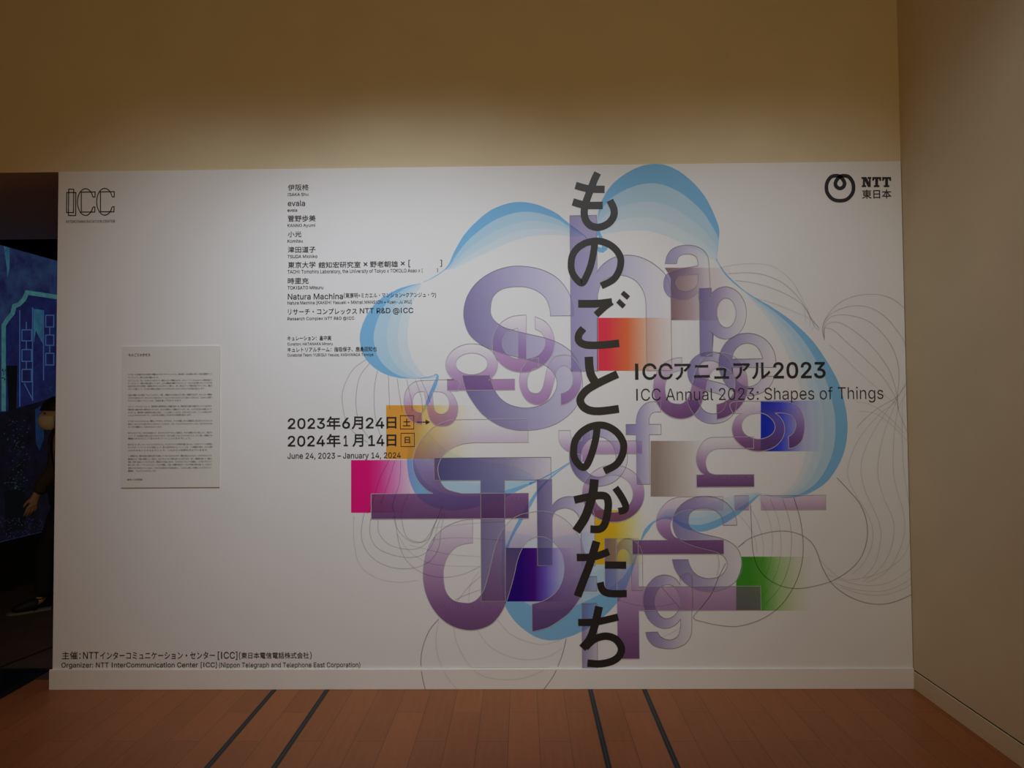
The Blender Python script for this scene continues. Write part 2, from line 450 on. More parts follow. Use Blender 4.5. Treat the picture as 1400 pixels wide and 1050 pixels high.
CLX = [(x, y) for x, y, w in CL]
def near(p): return 5*min(range(len(CLX)), key=lambda i: (CLX[i][0]-p[0])**2+(CLX[i][1]-p[1])**2)
LOBES = [((575, 387), (597, 513), (1.0, 0.0), 19), ((572, 574), (733, 659), (0.5, -0.87), 23), ((693, 745), (873, 752), (0.02, -1.0), 41), ((897, 713), (1042, 675), (-0.2, -0.98), 10),
         ((1042, 675), (1020, 399), (-0.99, -0.12), 17), ((981, 356), (818, 322), (-0.1, 1.0), 27), ((798, 321), (608, 368), (0.33, 0.94), 15)]
used_ = [False]*N3
bands = [([], []) for _ in range(4)]
for p0, p1, dr, amp in LOBES:
    i0, i1 = near(p0), near(p1); idx = [(i0+j) % N3 for j in range((i1-i0) % N3+1)]
    for i in idx[:-1]: used_[i] = True
    P = [Vector((C3[i].x, C3[i].y)) for i in idx]; L = [0]
    for j in range(1, len(P)): L.append(L[-1]+(P[j]-P[j-1]).length)
    prof = [math.sin(math.pi*l/L[-1])**0.85 if 0 < l < L[-1] else 0 for l in L]
    D = Vector(dr)*amp
    for k in range(4):
        V, T = bands[k]; n = len(P); b0 = len(V)
        V += wpath([p+D*(f*KS[k]) for p, f in zip(P, prof)])+wpath([p+D*(f*KS[k+1]) for p, f in zip(P, prof)])
        T += [(b0+j, b0+j+1, b0+n+j+1, b0+n+j) for j in range(n-1)]
i = 0
while i < N3:                                             # the thin twists of the ribbon between the lobes
    if used_[i]: i += 1; continue
    j = i
    while j < N3 and not used_[j]: j += 1
    idx = list(range(i-2, min(j+2, N3))); n = len(idx); A, B = [], []
    for q_ in idx:
        a, b = C3[(q_-3) % N3], C3[(q_+3) % N3]; d = Vector((b.x-a.x, b.y-a.y)); nn = Vector((d.y, -d.x)).normalized() if d.length > 1e-6 else Vector((1, 0))
        c = C3[q_ % N3]; w = max(c.z, 0.7)
        A.append((c.x, c.y)); B.append((c.x+nn.x*w, c.y+nn.y*w))
    V, T = bands[0]; b0 = len(V); V += wpath(A)+wpath(B); T += [(b0+q_, b0+q_+1, b0+n+q_+1, b0+n+q_) for q_ in range(n-1)]
    i = j
for i in range(4):
    V, T = bands[i]
    pl('cloud_band', flat_mesh(V, T, layer(), [(0.5, 0.5)]*len(V)), wash('cloud_blue_ink_%d' % i, [min(1, v/lin((186,)*3)[0]) for v in lin(BAND[i])]),
       ['strong sky blue outer band of the cloud outline', 'pale blue second band of the cloud outline', 'paler blue third band of the cloud outline', 'faint blue innermost band of the cloud outline'][i])

# coloured squares fading to the right
WH = (186, 186, 186)
def square(name, poly, stops, label, wref=186):
    V = wpath(poly); xs = [p[0] for p in poly]; a, b = min(xs), max(xs)
    uv = [((p[0]-a)/(b-a), 0.5) for p in poly]
    T = [tuple(t) for t in geometry.tessellate_polygon([[Vector((p[0], p[1], 0)) for p in poly]])]
    pl('printed_square', flat_mesh(V, T, layer(), uv), ink(name, [(0.0, stops[0][1])]+stops+[(1.0, (wref,)*3)], wref, grain=0.012), label)
def rc(x0, x1, y0, y1): return [(x0, y0), (x1, y0), (x1, y1), (x0, y1)]
square('red_orange_ink', rc(816, 926, 434.5, 507), [(0.12, (193, 52, 66)), (0.38, (203, 92, 58)), (0.58, (206, 140, 118)), (0.8, (196, 172, 166))], 'red square fading through orange to white')
square('amber_ink', rc(528, 646, 554, 627.5), [(0.28, (184, 128, 54)), (0.48, (186, 152, 100)), (0.75, (186, 174, 150))], 'amber square behind the date')
square('magenta_ink', rc(480, 574, 629, 701), [(0.25, (180, 22, 98)), (0.42, (186, 50, 118)), (0.66, (188, 116, 156)), (0.86, (186, 160, 176))], 'magenta square fading to white', 182)
square('indigo_ink', rc(691.6, 786, 749, 822.3), [(0.22, (38, 12, 92)), (0.42, (58, 18, 98)), (0.58, (90, 72, 142)), (0.78, (150, 138, 178))], 'dark indigo square fading to white', 172)
square('yellow_ink', rc(813, 884, 697.5, 771.5), [(0.35, (176, 139, 27)), (0.55, (176, 152, 76)), (0.78, (176, 166, 134))], 'golden yellow square fading to white', 176)
square('taupe_ink', rc(889.5, 962, 602.7, 679), [(0.1, (118, 106, 98)), (0.5, (146, 138, 132)), (0.8, (164, 160, 157))], 'taupe grey square fading to white', 176)
square('brown_ink', [(908.6, 366), (1000, 366), (1000, 437.8), (917, 437.8), (917, 381), (913, 373)], [(0.1, (116, 92, 96)), (0.34, (140, 122, 126)), (0.6, (172, 164, 166)), (0.85, (180, 176, 178))], 'mauve brown square behind the small letter a')
square('blue_ink', rc(1040, 1133, 547.8, 617), [(0.1, (24, 36, 132)), (0.3, (48, 54, 150)), (0.48, (98, 100, 168)), (0.7, (140, 140, 166)), (0.88, (156, 156, 162))], 'deep blue square fading to white', 160)
square('green_ink', [(1013.5, 761), (1112, 761), (1112, 834.8), (1006.5, 834.8), (1006.5, 793.5), (1011, 784), (1013.5, 774)], [(0.15, (42, 94, 28)), (0.36, (58, 106, 38)), (0.55, (104, 126, 88)), (0.78, (134, 138, 124))], 'green square fading to white', 148)

# big overlapping letters: upright ones in slate violet, ones turned on their side in plum
UPR = {'dark': [(0, (92, 86, 122)), (0.25, (120, 114, 144)), (0.6, (152, 148, 170)), (1, (184, 184, 188))],
       'mid': [(0, (112, 106, 142)), (0.35, (136, 130, 158)), (0.7, (168, 165, 178)), (1, (186, 186, 188))],
       'soft': [(0, (128, 122, 152)), (0.4, (150, 146, 168)), (0.8, (178, 177, 184)), (1, (188, 188, 189))],
       'tee': [(0, (78, 72, 108)), (0.3, (96, 90, 124)), (0.62, (124, 116, 140)), (1, (180, 178, 184))],
       'flat': [(0, (122, 114, 142)), (1, (166, 162, 174))]}
ROT = {'dark': [(0, (92, 64, 100)), (0.2, (108, 78, 116)), (0.55, (146, 124, 150)), (0.85, (178, 172, 180)), (1, (188, 187, 188))],
       'mid': [(0, (136, 106, 142)), (0.35, (152, 128, 158)), (0.75, (178, 172, 182)), (1, (188, 187, 188))],
       'plum': [(0, (98, 68, 104)), (0.22, (112, 80, 118)), (0.5, (140, 114, 146)), (0.8, (172, 162, 176)), (1, (186, 184, 187))],
       'soft': [(0, (150, 128, 152)), (1, (176, 168, 180))]}
INKS = {}
for k_, v_ in UPR.items(): INKS['u'+k_] = ink('slate_violet_ink_'+k_, v_, 188)
for k_, v_ in ROT.items(): INKS['r'+k_] = ink('plum_ink_'+k_, v_, 188)

def arc(cx, cy, rx, ry, a0, a1, n=24):
    return [(cx+rx*math.cos(math.radians(a0+(a1-a0)*i/n)), cy+ry*math.sin(math.radians(a0+(a1-a0)*i/n))) for i in range(n+1)]
# letters drawn in photo units inside their own box (x right, y up, 0..1), stem width s, stroke height t
def g_T(s, t): return [[(0, 1), (0, 1-t), (.5-s/2, 1-t), (.5-s/2, 0), (.5+s/2, 0), (.5+s/2, 1-t), (1, 1-t), (1, 1)]]
def g_i(dot, gap): return [[(0, 0), (1, 0), (1, 1-dot-gap), (0, 1-dot-gap)], [(0, 1-dot), (1, 1-dot), (1, 1), (0, 1)]]
def g_h(s, xh, t, top=1.0):
    """n / h: stem of width s, then an arch of thickness t from the stem to the right leg"""
    leg = s*0.92
    inner = [(s+(1-leg-s)*p, xh-t*d) for p, d in ((0, 1.95), (.08, 1.38), (.23, 1.12), (.48, 1.0), (.71, 1.15), (.87, 1.48), (.97, 1.95), (1, 2.42))]
    outer = [(s+(1-s)*p, xh-t*d) for p, d in ((1, 1.95), (.985, 1.45), (.92, .94), (.83, .62), (.716, .32), (.56, .077), (.41, 0), (.26, .077), (.145, .27), (.05, .55), (0, .80))]
    if top <= xh+0.001: outer[-1] = (s, xh-t*0.80)
    sm = lambda l: [tuple(v) for v in smooth_pts(l, False, 5)]
    return [[(0, 0), (s, 0)]+sm(inner)+[(1-leg, 0), (1, 0)]+sm(outer)+[(s, top), (0, top)]]
def g_o(sx, sy): return [arc(.5, .5, .5, .5, 0, 360, 56)[:-1], arc(.5, .5, .5-sx, .5-sy, 360, 0, 56)[:-1]]
def g_f(x0, s, bar, bt, hook, t):
    """f: stem from x0, crossbar at height bar of thickness bt, hook of thickness t to the right end"""
    x1 = x0+s
    o = [(x0, 0), (x1, 0), (x1, bar), (1, bar), (1, bar+bt), (x1, bar+bt), (x1, 1-t-0.10)]
    o += arc(x1+(1-x1)*0.62, 1-t-0.10, (1-x1)*0.62, 0.10, 180, 90, 10)[1:]
    o += [(1.0, 1-t), (1.0, 1.0)]
    o += arc(x0+(1-x0)*0.66, 1-0.26, (1-x0)*0.66, 0.26, 90, 180, 14)
    o += [(x0, bar+bt), (0, bar+bt), (0, bar), (x0, bar)]
    return [o]
def g_p(s, sx, sy, bh):
    """p: full-height stem, bowl on the upper part bh"""
    cx = s*0.42+(1-s*0.42)/2; rx = (1-s*0.42)/2; cy = 1-bh/2; ry = bh/2
    outer = arc(cx, cy, rx, ry, 138, -138, 44)
    o = [(0, 0), (s, 0)]+[(s, outer[-1][1])]+outer[::-1]+[(s, outer[0][1]), (s, 1-0.02), (0, 1-0.02)]
    return [o, arc(cx+0.02, cy, rx-sx, ry-sy, 360, 0, 44)[:-1]]

def g_trace(loops):
    """a traced letter: each loop is a list of smooth runs that meet at corners; y runs downwards in the trace"""
    out = []
    for runs in loops:
        l = []
        for r in runs:
            l += [(v[0], -v[1]) for v in (smooth_pts(r, False, 5) if len(r) > 2 else [Vector(p) for p in r])]
        q_ = []
        for p in l:
            if not q_ or abs(p[0]-q_[-1][0])+abs(p[1]-q_[-1][1]) > 1e-4: q_.append(p)
        if abs(q_[0][0]-q_[-1][0])+abs(q_[0][1]-q_[-1][1]) < 1e-4: q_.pop()
        out.append(q_)
    return out
G_S = [[[(782,432.4),(780.5,417),(773,397),(759,380),(738,368.5),(711,363.5),(688,365.5),(666,374),(648,388),(636.5,406),(632,426),(634,443),(640,457),(650,467),(663,475),(680,481.5),(706,489),(727,494),(745,502),(754.5,512),(758,524),(755,536),(746,548),(732,555.5),(714,557.7),(696,554),(683,546),(674.5,535),(670,525),(667,513)],
        [(667,513),(630,513)], [(630,513),(632,523),(636,536),(645,551),(657,566),(675,579),(693,586),(711,588.4),(732,587),(753,581),(771,570),(783,557),(790,542),(792.5,527),(791,512),(787,496),(779,483),(765,472),(751,465.5),(737,461),(720,457),(703,452.6),(686,447),(675,439),(669.5,430),(669,420),(671,409),(676,401),(686,394.5),(701,392),(717,392.6),(732,398),(743.5,408),(748.7,421),(750,432.4)], [(750,432.4),(782,432.4)]]]
G_A = [[[(172,243),(185,185),(215,135),(260,105),(320,90),(380,90),(440,105),(490,140),(518,185),(527,240)], [(527,240),(527,545),(440,545)], [(440,545),(440,478)], [(440,478),(395,515),(340,540),(285,546),(230,532),(190,505),(165,465),(158,420),(162,375),(185,330),(230,302),(300,284),(380,272),(437,262)],
        [(437,262),(437,225),(425,190),(390,168),(345,164),(300,175),(275,205),(267,243)], [(267,243),(172,243)]],
       [[(437,330),(380,335),(310,343),(275,360),(257,395),(262,430),(285,460),(330,473),(375,466),(410,446),(430,415),(437,380)], [(437,380),(437,330)]]]
G_E = [[[(1180,278),(1179,220),(1166,140),(1130,70),(1070,10),(990,-25),(915,-32),(830,-15),(750,40),(695,120),(672,210),(675,290),(700,370),(750,450),(820,505),(900,530),(980,528),(1060,500),(1125,445),(1165,358)], [(1165,358),(1055,358)],
        [(1055,358),(1030,405),(990,435),(940,450),(890,440),(840,405),(805,350),(790,278)], [(790,278),(1180,278)]],
       [[(790,200),(805,145),(840,95),(890,65),(945,60),(1000,80),(1040,130),(1064,200)], [(1064,200),(790,200)]]]
G_G = [[[(478,300),(450,257),(400,231),(350,226),(295,245),(245,295),(215,355),(205,420),(215,490),(245,555),(295,602),(350,621),(400,616),(445,592),(478,553)], [(478,553),(478,600),(472,640),(455,680),(420,702),(385,706),(345,692),(320,668),(310,648)], [(310,648),(222,650)],
        [(222,650),(237,700),(275,745),(330,766),(390,772),(450,765),(510,735),(545,690),(558,640),(560,560)], [(560,560),(560,234),(478,234)], [(478,234),(478,300)]],
       [[(480,425),(473,375),(450,330),(415,304),(375,300),(335,318),(307,360),(293,420),(303,480),(330,527),(370,549),(415,540),(452,505),(474,465),(480,425)]]]
def fix_orient(lps):
    out = []
    for i, l in enumerate(lps):
        a = area(l); outer = not any(j != i and abs(area(lps[j])) > abs(a) and inside(l[0], lps[j]) for j in range(len(lps)))
        out.append(l if (a > 0) == outer else l[::-1])
    return out
def letter(box, glyph, inkname, label, rot=False, edge=True, ew=1.0, bold=0.0, tilt=0.0):
    x0, x1, y0, y1 = box
    if isinstance(glyph, str):
        lps = outlines(glyph, 'latin', bold, 14)
    else:
        lps = fix_orient(glyph)
    b = bbox(lps)
    nu = lambda p: ((p[0]-b[0])/(b[2]-b[0]), (p[1]-b[1])/(b[3]-b[1]))
    uvl = [[nu(p) for p in l] for l in lps]
    if rot: tl = [[(1-q[1], q[0]) for q in l] for l in uvl]     # a quarter turn to the left
    else: tl = uvl
    fr = frame_px(x0, y0, x1, y1)
    wl = [[(fr[0]+q[0]*(fr[1]-fr[0]), fr[2]+q[1]*(fr[3]-fr[2])) for q in l] for l in tl]
    V, T = triangulate(wl)
    def uv_of(p):
        a, c = (p[0]-fr[0])/(fr[1]-fr[0]), (p[1]-fr[2])/(fr[3]-fr[2])
        return (c, 1-a) if rot else (a*(1-tilt)+c*tilt, c)
    o = pl('printed_letter', flat_mesh(V, T, layer(), [uv_of(p) for p in V]), INKS[inkname], label)
    if edge:
        V, T = strip(wl, PX*ew, True)
        me = flat_mesh(V, T, -0.00175)
        me.transform(Matrix.Translation(-PO))
        link('letter_edge', me, edge_rot if rot else edge_up, o)
    return o

letter((632, 796, 363.5, 588.5), g_trace(G_S), 'udark', 'large upright violet letter S', ew=0.7, tilt=0.22)
letter((780, 917, 294, 507), g_h(37/137, 0.742, 0.130), 'usoft', 'large upright letter h fading to the right', ew=0.8)
letter((907, 970.5, 335, 413.5), g_trace(G_A), 'usoft', 'small upright letter a near the top of the cloud', ew=0.7)
letter((956.3, 1020.6, 392, 487), g_p(0.265, 0.24, 0.165, 0.755), 'umid', 'small upright letter p', ew=0.7)
letter((982.3, 1061, 455.4, 541), g_trace(G_E), 'umid', 'small upright letter e', ew=0.8)
letter((939.4, 1006.5, 480.6, 579), g_trace(G_S), 'umid', 'small upright letter s under the subtitle', ew=0.8)
letter((778.4, 858, 584.5, 664.5), g_o(0.20, 0.155), 'udark', 'small upright letter o behind the title', ew=0.8)
letter((856, 904, 549, 662), g_f(0.29, 0.375, 0.60, 0.125, 0.3, 0.125), 'umid', 'small upright letter f right of the title', ew=0.7)
letter((594, 754, 625.5, 822), g_T(0.205, 0.158), 'utee', 'large upright capital T', ew=0.8)
letter((734.5, 813, 655, 773), g_h(0.262, 0.80, 0.135), 'udark', 'medium upright letter h beside the capital T', ew=0.7)
letter((795.6, 816.4, 788, 914.5), g_i(0.155, 0.135), 'uflat', 'narrow upright letter i under the last title character', ew=0.8)
letter((827, 878.5, 736, 807), g_h(0.325, 1.0, 0.19), 'umid', 'small upright letter n on the yellow square', ew=0.7)
letter((879, 946.7, 783, 886.7), g_trace(G_G), 'umid', 'small upright letter g low on the right', ew=0.8)
letter((918.8, 1014, 678, 808.6), g_trace(G_S), 'umid', 'upright letter s beside the green square', ew=0.8)
letter((578.2, 802, 699, 863.5), g_trace(G_S), 'rdark', 'large letter S lying on its side at the bottom', True, ew=0.7)
letter((507.5, 722.5, 573.5, 709.3), g_h(0.255, 0.735, 0.160), 'rdark', 'large letter h lying on its side by the date', True, ew=0.8)
letter((552, 629.6, 519, 582.8), g_trace(G_A), 'rmid', 'small letter a lying on its side above the amber square', True, ew=0.7)
letter((609.4, 703.7, 469.7, 533.5), g_p(0.235, 0.22, 0.145, 0.755), 'rmid', 'small letter p lying on its side over the large S', True, ew=0.8)
letter((672.9, 758.2, 430.6, 509), g_trace(G_E), 'rmid', 'small letter e lying on its side over the large S', True, ew=0.8)
letter((710, 795, 485, 554), g_trace(G_S), 'rmid', 'small letter s lying on its side in the large S', True, ew=0.8)
letter((796, 881, 635.5, 714), g_o(0.175, 0.185), 'rplum', 'plum letter o lying on its side behind the title', True, ew=0.8)
letter((764, 878, 588, 631), g_f(0.24, 0.42, 0.62, 0.10, 0.3, 0.14), 'rmid', 'small letter f lying on its side behind the title', True, ew=0.7)
letter((843.5, 1040, 736, 900.5), g_T(0.20, 0.152), 'rdark', 'large capital T lying on its side at the lower right', True, ew=0.6)
letter((864, 989, 679, 757.7), g_h(0.248, 0.735, 0.155), 'rplum', 'letter h lying on its side over the upright s', True, ew=0.7)
letter((1004, 1129, 677, 697), g_i(0.158, 0.132), 'rsoft', 'letter i lying on its side under the cloud', True, ew=0.6)
letter((951.7, 1030.6, 597.4, 665.8), g_h(0.25, 1.0, 0.165), 'rdark', 'plum letter n lying on its side', True, ew=0.8)
letter((998, 1100, 548, 617), g_trace(G_G), 'rplum', 'letter g lying on its side over the blue square', True, ew=0.9)
letter((893, 1022.5, 482.5, 573.7), g_trace(G_S), 'rplum', 'plum letter s lying on its side under the subtitle', True, ew=0.9)

# fine drawn curves
LINES = [  # (strength, points)
 (2,[(985,366),(1010,361.5),(1040,361),(1060,366),(1082,384),(1097,409),(1108,433),(1121,449)]),
 (1,[(995,374.5),(1020,373),(1045,376),(1070,387),(1090,405),(1100,420),(1110,437),(1120,449)]),
 (1,[(1005,383.5),(1030,387),(1060,396),(1085,408),(1100,420),(1108,435),(1114,447),(1120,452)]),
 (2,[(1035,408),(1060,416),(1085,426),(1105,435),(1113,444),(1110,452)]),
 (2,[(1099,417),(1100.5,430),(1101,442)]),(2,[(1104,422),(1107,435),(1107,447)]),
 (1,[(1127,463),(1124,450),(1130,433),(1145,416),(1165,406),(1185,402.5),(1205,403.5),(1222,410),(1236,421)]),
 (1,[(1127,465),(1125,445),(1133,432),(1150,422),(1170,418),(1190,421),(1210,433),(1225,450),(1235,465),(1238,473)]),
 (1,[(1127,465),(1127,445),(1135,434),(1150,430.5),(1170,433),(1190,441),(1210,460),(1222,480),(1229,507),(1227,540),(1228,560),(1240,590)]),
 (1,[(1127,463),(1128,447),(1138,440.5),(1152,443),(1175,458),(1195,477),(1215,505),(1225,535),(1228,560)]),
 (1,[(1128,448),(1140,452),(1160,470),(1180,488),(1205,513),(1220,536),(1226,548)]),
 (2,[(1133,471),(1150,485),(1170,505),(1195,527),(1215,545),(1225,551)]),
 (1,[(1240,524),(1225,543),(1200,558),(1182,573),(1171,585)]),
 (2,[(1240,520),(1222,550),(1205,564),(1185,585),(1170,608),(1160,635),(1160,655),(1172,680),(1186,703),(1193,725),(1191,748),(1180,770),(1165,785)]),
 (2,[(1225,545),(1210,565),(1193,592),(1180,622),(1177,645),(1183,672),(1196,700),(1204,724),(1202,750),(1195,772),(1180,790)]),
 (2,[(1227,545),(1212,582),(1203,615),(1200,648),(1208,680),(1220,708),(1222,730),(1215,758),(1200,780),(1180,795)]),
 (2,[(1240,535),(1227,562),(1222,600),(1221,640),(1226,670),(1235,700),(1236,730),(1226,760),(1210,783),(1185,797)]),
 (2,[(1234,545),(1233,580),(1234,620),(1237,655),(1243,690)]),
 (0,[(1144,653),(1160,670),(1175,688),(1184,710),(1185.5,735),(1178,760),(1163,778),(1140,793),(1115,801),(1090,804.5),(1068,801),(1048,790),(1036,775),(1030,757),(1028,738),(1027,715),(1026,690)]),
 (0,[(1009,748),(1025,736),(1050,728),(1072,726),(1092,730),(1108,740),(1117,755),(1124,775),(1136,796),(1155,812),(1180,823),(1205,826),(1225,822),(1246,813)]),
 (0,[(1085,680),(1094,710),(1098,745),(1095,775),(1085,802),(1067,828),(1042,846),(1010,856),(985,855),(965,851),(948,844.5),(960,829),(973,811),(982,790),(992,770)]),
 (1,[(1070,682),(1080,715),(1082,745),(1078,775),(1066,803),(1047,825)]),
 (2,[(1053,682),(1064,712),(1068,745),(1064,775),(1053,800),(1040,818)]),
 (2,[(1037,680),(1050,705),(1056,735),(1054,765),(1045,790)]),
 (2,[(1025,692),(1038,720),(1044,750),(1040,775)]),(2,[(1010,703),(1030,730),(1035,755)]),
 (2,[(1128,784),(1150,793),(1180,800),(1210,798),(1235,785),(1245,777)]),
 (2,[(1140,797),(1170,806),(1205,808),(1230,800),(1246,790)]),
 (2,[(1150,803),(1180,812),(1210,813),(1235,805),(1246,798)]),
 (2,[(1120,765),(1150,791),(1180,790),(1210,780),(1235,760),(1244,738)]),
 (2,[(1171,550),(1190,553),(1215,570),(1235,592)]),(2,[(1173,562),(1195,565),(1220,582),(1241,604)]),
 (1,[(498,701),(494,725),(497,745),(510,763),(530,774),(552,777.5),(575,774),(590,765),(600,748),(603,725),(608,702)]),
 (1,[(507,708),(506,730),(515,748),(535,758),(560,762),(580,757),(592,742),(598,720),(605,702)]),
 (1,[(517,711),(518,728),(530,743),(550,750),(570,750),(585,740),(592,722),(600,705)]),
 (1,[(538,705),(543,722),(555,736),(570,742),(583,736),(595,715),(605,692)]),
 (1,[(549,708),(553,728),(560,737),(575,741),(588,734),(596,712)]),
 (2,[(484,705),(484,740),(492,772),(515,790),(545,796),(572,793)]),
 (1,[(540,705),(545,740),(555,765),(575,782),(600,789),(630,786),(657,774)]),
 (2,[(543,730),(558,752),(580,767),(605,773),(657,774.5)]),(2,[(592,722),(640,716),(690,713)]),
 (2,[(590,738),(630,735),(690,739)]),(2,[(560,745),(610,757),(657,761)]),
 (1,[(625,822),(640,803),(657,788)]),(1,[(622,820),(640,812),(657,806)]),(2,[(641,823),(643,800),(655,781)]),
 (0,[(600,846),(587,862),(578,885),(575.5,905),(578,925),(582,942)]),
 (2,[(600,848),(596,872),(599,898),(610,922),(625,942)]),
 (2,[(620,858),(625,880),(640,907),(660,923),(690,928),(720,925),(750,912)]),
 (2,[(652,860),(668,882),(695,897),(722,902),(748,898),(768,887)]),
 (2,[(680,847),(697,866),(720,877),(745,881),(770,873)]),
 (0,[(774,873),(768,897),(757,922),(743,942)]),
 (1,[(501,491),(482,506),(470,530),(468,550),(474,578),(485,592),(503,605)]),
 (1,[(505,497),(492,515),(487,540),(488,565),(495,585),(507,602)]),
 (1,[(516,507),(512,530),(512,560),(516,582),(522,600)]),
 (1,[(531,513),(532,540),(533,560)]),(1,[(543,517),(547,545),(550,562)]),(1,[(556,519),(562,545),(564,562)]),
 (1,[(568,519),(576,543),(578,562)]),(1,[(575,518),(584,538),(588,550)]),
 (1,[(532,629),(519,655),(508,690),(502,703)]),(1,[(540,629),(530,662),(520,690)]),(1,[(548,629),(546,660),(537,690),(541,704)]),(2,[(560,672),(552,690),(548,707)]),
 (2,[(903,872),(918,865),(930,858)]),(1,[(905,803),(918,818),(930,832)]),(2,[(845,820),(870,827),(900,829),(925,824)]),
 (1,[(981,757),(983,772),(980,787)]),(1,[(1009,748),(1018,742)]),(1,[(946,785),(947,810),(947,832)]),
]
NAMES = {0: line_dark, 1: line_mid, 2: line_pale}
BT = 0.113
for st, pts in LINES:
    sm = smooth_pts([(p[0], p[1]) for p in pts], False, 7)
    wp = wpath(sm)
    wid = (0.0042, 0.0034, 0.0032)[st]
    up_ = [p for p in wp if p[1] >= BT+0.002]; lo_ = [p for p in wp if p[1] < BT-0.002]
    if len(up_) > 1:
        V, T = strip([up_], wid)
        pl('drawn_curve', flat_mesh(V, T, -0.00170), NAMES[st])
    if len(lo_) > 1:
        V, T = strip([lo_], wid)
        link('drawn_curve', flat_mesh(V, T, -0.0114), NAMES[st], bb)

# text lines
def text_part(name, segs, parent_pl=True, material=txt, y=-0.00185, label=None):
    VV, TT = [], []
    for (s, which, bx, bold) in segs:
        V, T = set_text(s, which, bold, frame_px(bx[0], bx[2], bx[1], bx[3])); b = len(VV)
        VV += V; TT += [tuple(i+b for i in t) for t in T]
    return pl(name, flat_mesh(VV, TT, y), material, label)
L_, K_ = 'latin', 'kana'
B1, B2, B3 = 0.008, 0.010, 0.004
rows = [
 [('伊阪柊', K_, (393.6,422.4,252.2,260.6), B1)], [('ISAKA Shu', L_, (393.6,421.6,263.8,268), B1)],
 [('evala', L_, (393.6,417.2,274.2,281.8), B2)], [('evala', L_, (393.2,406.4,285.4,289.5), B1)],
 [('菅野歩美', K_, (393.6,431.6,294.4,303), B1)], [('KANNO Ayumi', L_, (393.2,431,306.1,311.2), B1)],
 [('小光', K_, (393.6,412.2,316.3,324.2), B1)], [('Komitsu', L_, (393.2,414,327.4,331.6), B1)],
 [('津田道子', K_, (393.6,431.6,337,345.5), B1)], [('TSUDA Michiko', L_, (393.2,434,348.4,352.8), B1)],
 [('東京大学', K_, (393.8,431.6,357.8,366.4), B1), ('舘知宏研究室', K_, (435.5,493,357.8,366.2), B1), ('×', L_, (497,502.5,358.5,364), B1), ('野老朝雄', K_, (506,544,357,365.4), B1), ('×', L_, (548,553.5,357.5,363), B1), ('[', L_, (558.4,561,355.4,365.2), 0.0), (']', L_, (601.8,604.4,355.2,364.6), 0.0)],
 [('TACHI Tomohiro Laboratory, the University of Tokyo x TOKOLO Asao x [', L_, (393.2,578,368,374.4), B3), (']', L_, (597.2,598.8,367,372), 0.0)],
 [('時里充', K_, (393.6,422,379.8,388.2), B1)], [('TOKISATO Mitsuru', L_, (393.2,442,391,395.5), B1)],
 [('Natura Machina', L_, (393.6,469,401.2,409.3), B1), ('(', L_, (470,471.6,400.4,407.4), 0.0), ('筧康明+ミカエル・マンション+クアンジュ・ウ', K_, (472.4,594,400,406.8), 0.002), (')', L_, (594.6,596.2,400.2,407.2), 0.0)],
 [('Natura Machina [KAKEHI Yasuaki + Mikhail MANSION + Kuan-Ju WU]', L_, (393.2,562.4,410.9,416.2), B3)],
 [('リサーチ・コンプレックス', K_, (393.8,488,421.8,430), B1), ('NTT R&D @ICC', L_, (492,565,421,430), B1)],
 [('Research Complex NTT R&D @ICC', L_, (393.2,484.4,433.2,438.4), B3)],
 [('キュレーション：畠中実', K_, (393.2,453,459,465.6), B1)], [('Curation: HATANAKA Minoru', L_, (393.2,454.8,468.2,472), B3)],
 [('キュレトリアルチーム：指吸保子、鹿島田知也', K_, (393.2,515.2,474.3,480.9), B1)], [('Curatorial Team: YUBISUI Yasuko, KASHIMADA Tomoya', L_, (393.2,510.4,483,488), B3)],
 [('主催：', K_, (84.8,110.5,890.7,901.3), B1), ('NTT', L_, (113.8,135,891.2,900.6), B1), ('インターコミュニケーション・センター', K_, (137,294,890.9,901), B1), ('[ICC]', L_, (297.8,324.7,890.6,902), B1), ('(', L_, (326.8,329,891,901.6), 0.004), ('東日本電信電話株式会社', K_, (330,422.6,891.6,900.2), B1), (')', L_, (424,426.2,891,901.2), 0.004)],
 [('Organizer: NTT InterCommunication Center [ICC]', L_, (84.2,296.6,905.2,914.2), B1), ('(Nippon Telegraph and Telephone East Corporation)', L_, (299.6,492.7,905.2,914), B3)],
 [('June 24, 2023 – January 14, 2024', L_, (393.2,548.2,618.8,628.8), B1)],
 [('INTERCOMMUNICATION CENTER', L_, (90.5,157.5,301,304.6), 0.0)],
]
for r in rows: text_part('text_line', r)
text_part('date_line', [('2023', L_, (393.6,444.4,571.6,586.4), 0.014), ('年', K_, (446.6,465.6,569.2,587.4), 0.020), ('6', L_, (467.8,478.8,571,586), 0.014), ('月', K_, (481,496.4,569.4,586.8), 0.020), ('24', L_, (500.2,525.6,570.8,585.6), 0.014), ('日', K_, (528.6,542,570,585.8), 0.020)])
text_part('date_line', [('2024', L_, (393.6,444.4,595.6,610.4), 0.014), ('年', K_, (446.6,465.6,593.2,611.2), 0.020), ('1', L_, (470,475.6,595.2,610), 0.014), ('月', K_, (482,496.8,593.6,610.8), 0.020), ('14', L_, (503.6,525.6,594.8,609.6), 0.014), ('日', K_, (528.6,542,594,610), 0.020)])
def stroke_part(name, paths, w, material=txt, closed=False, y=-0.00185, label=None):
    V, T = strip([wpath(p) for p in paths], w, closed)
    return pl(name, flat_mesh(V, T, y), material, label)
def weekday(ch, bx, cb):
    V, T = strip([wpath(rc(*bx))], 0.0034, True)
    V2, T2 = set_text(ch, K_, 0.02, frame_px(cb[0], cb[2], cb[1], cb[3]))
    b = len(V); pl('weekday_mark', flat_mesh(V+V2, T+[tuple(i+b for i in t) for t in T2], -0.00185), txt)
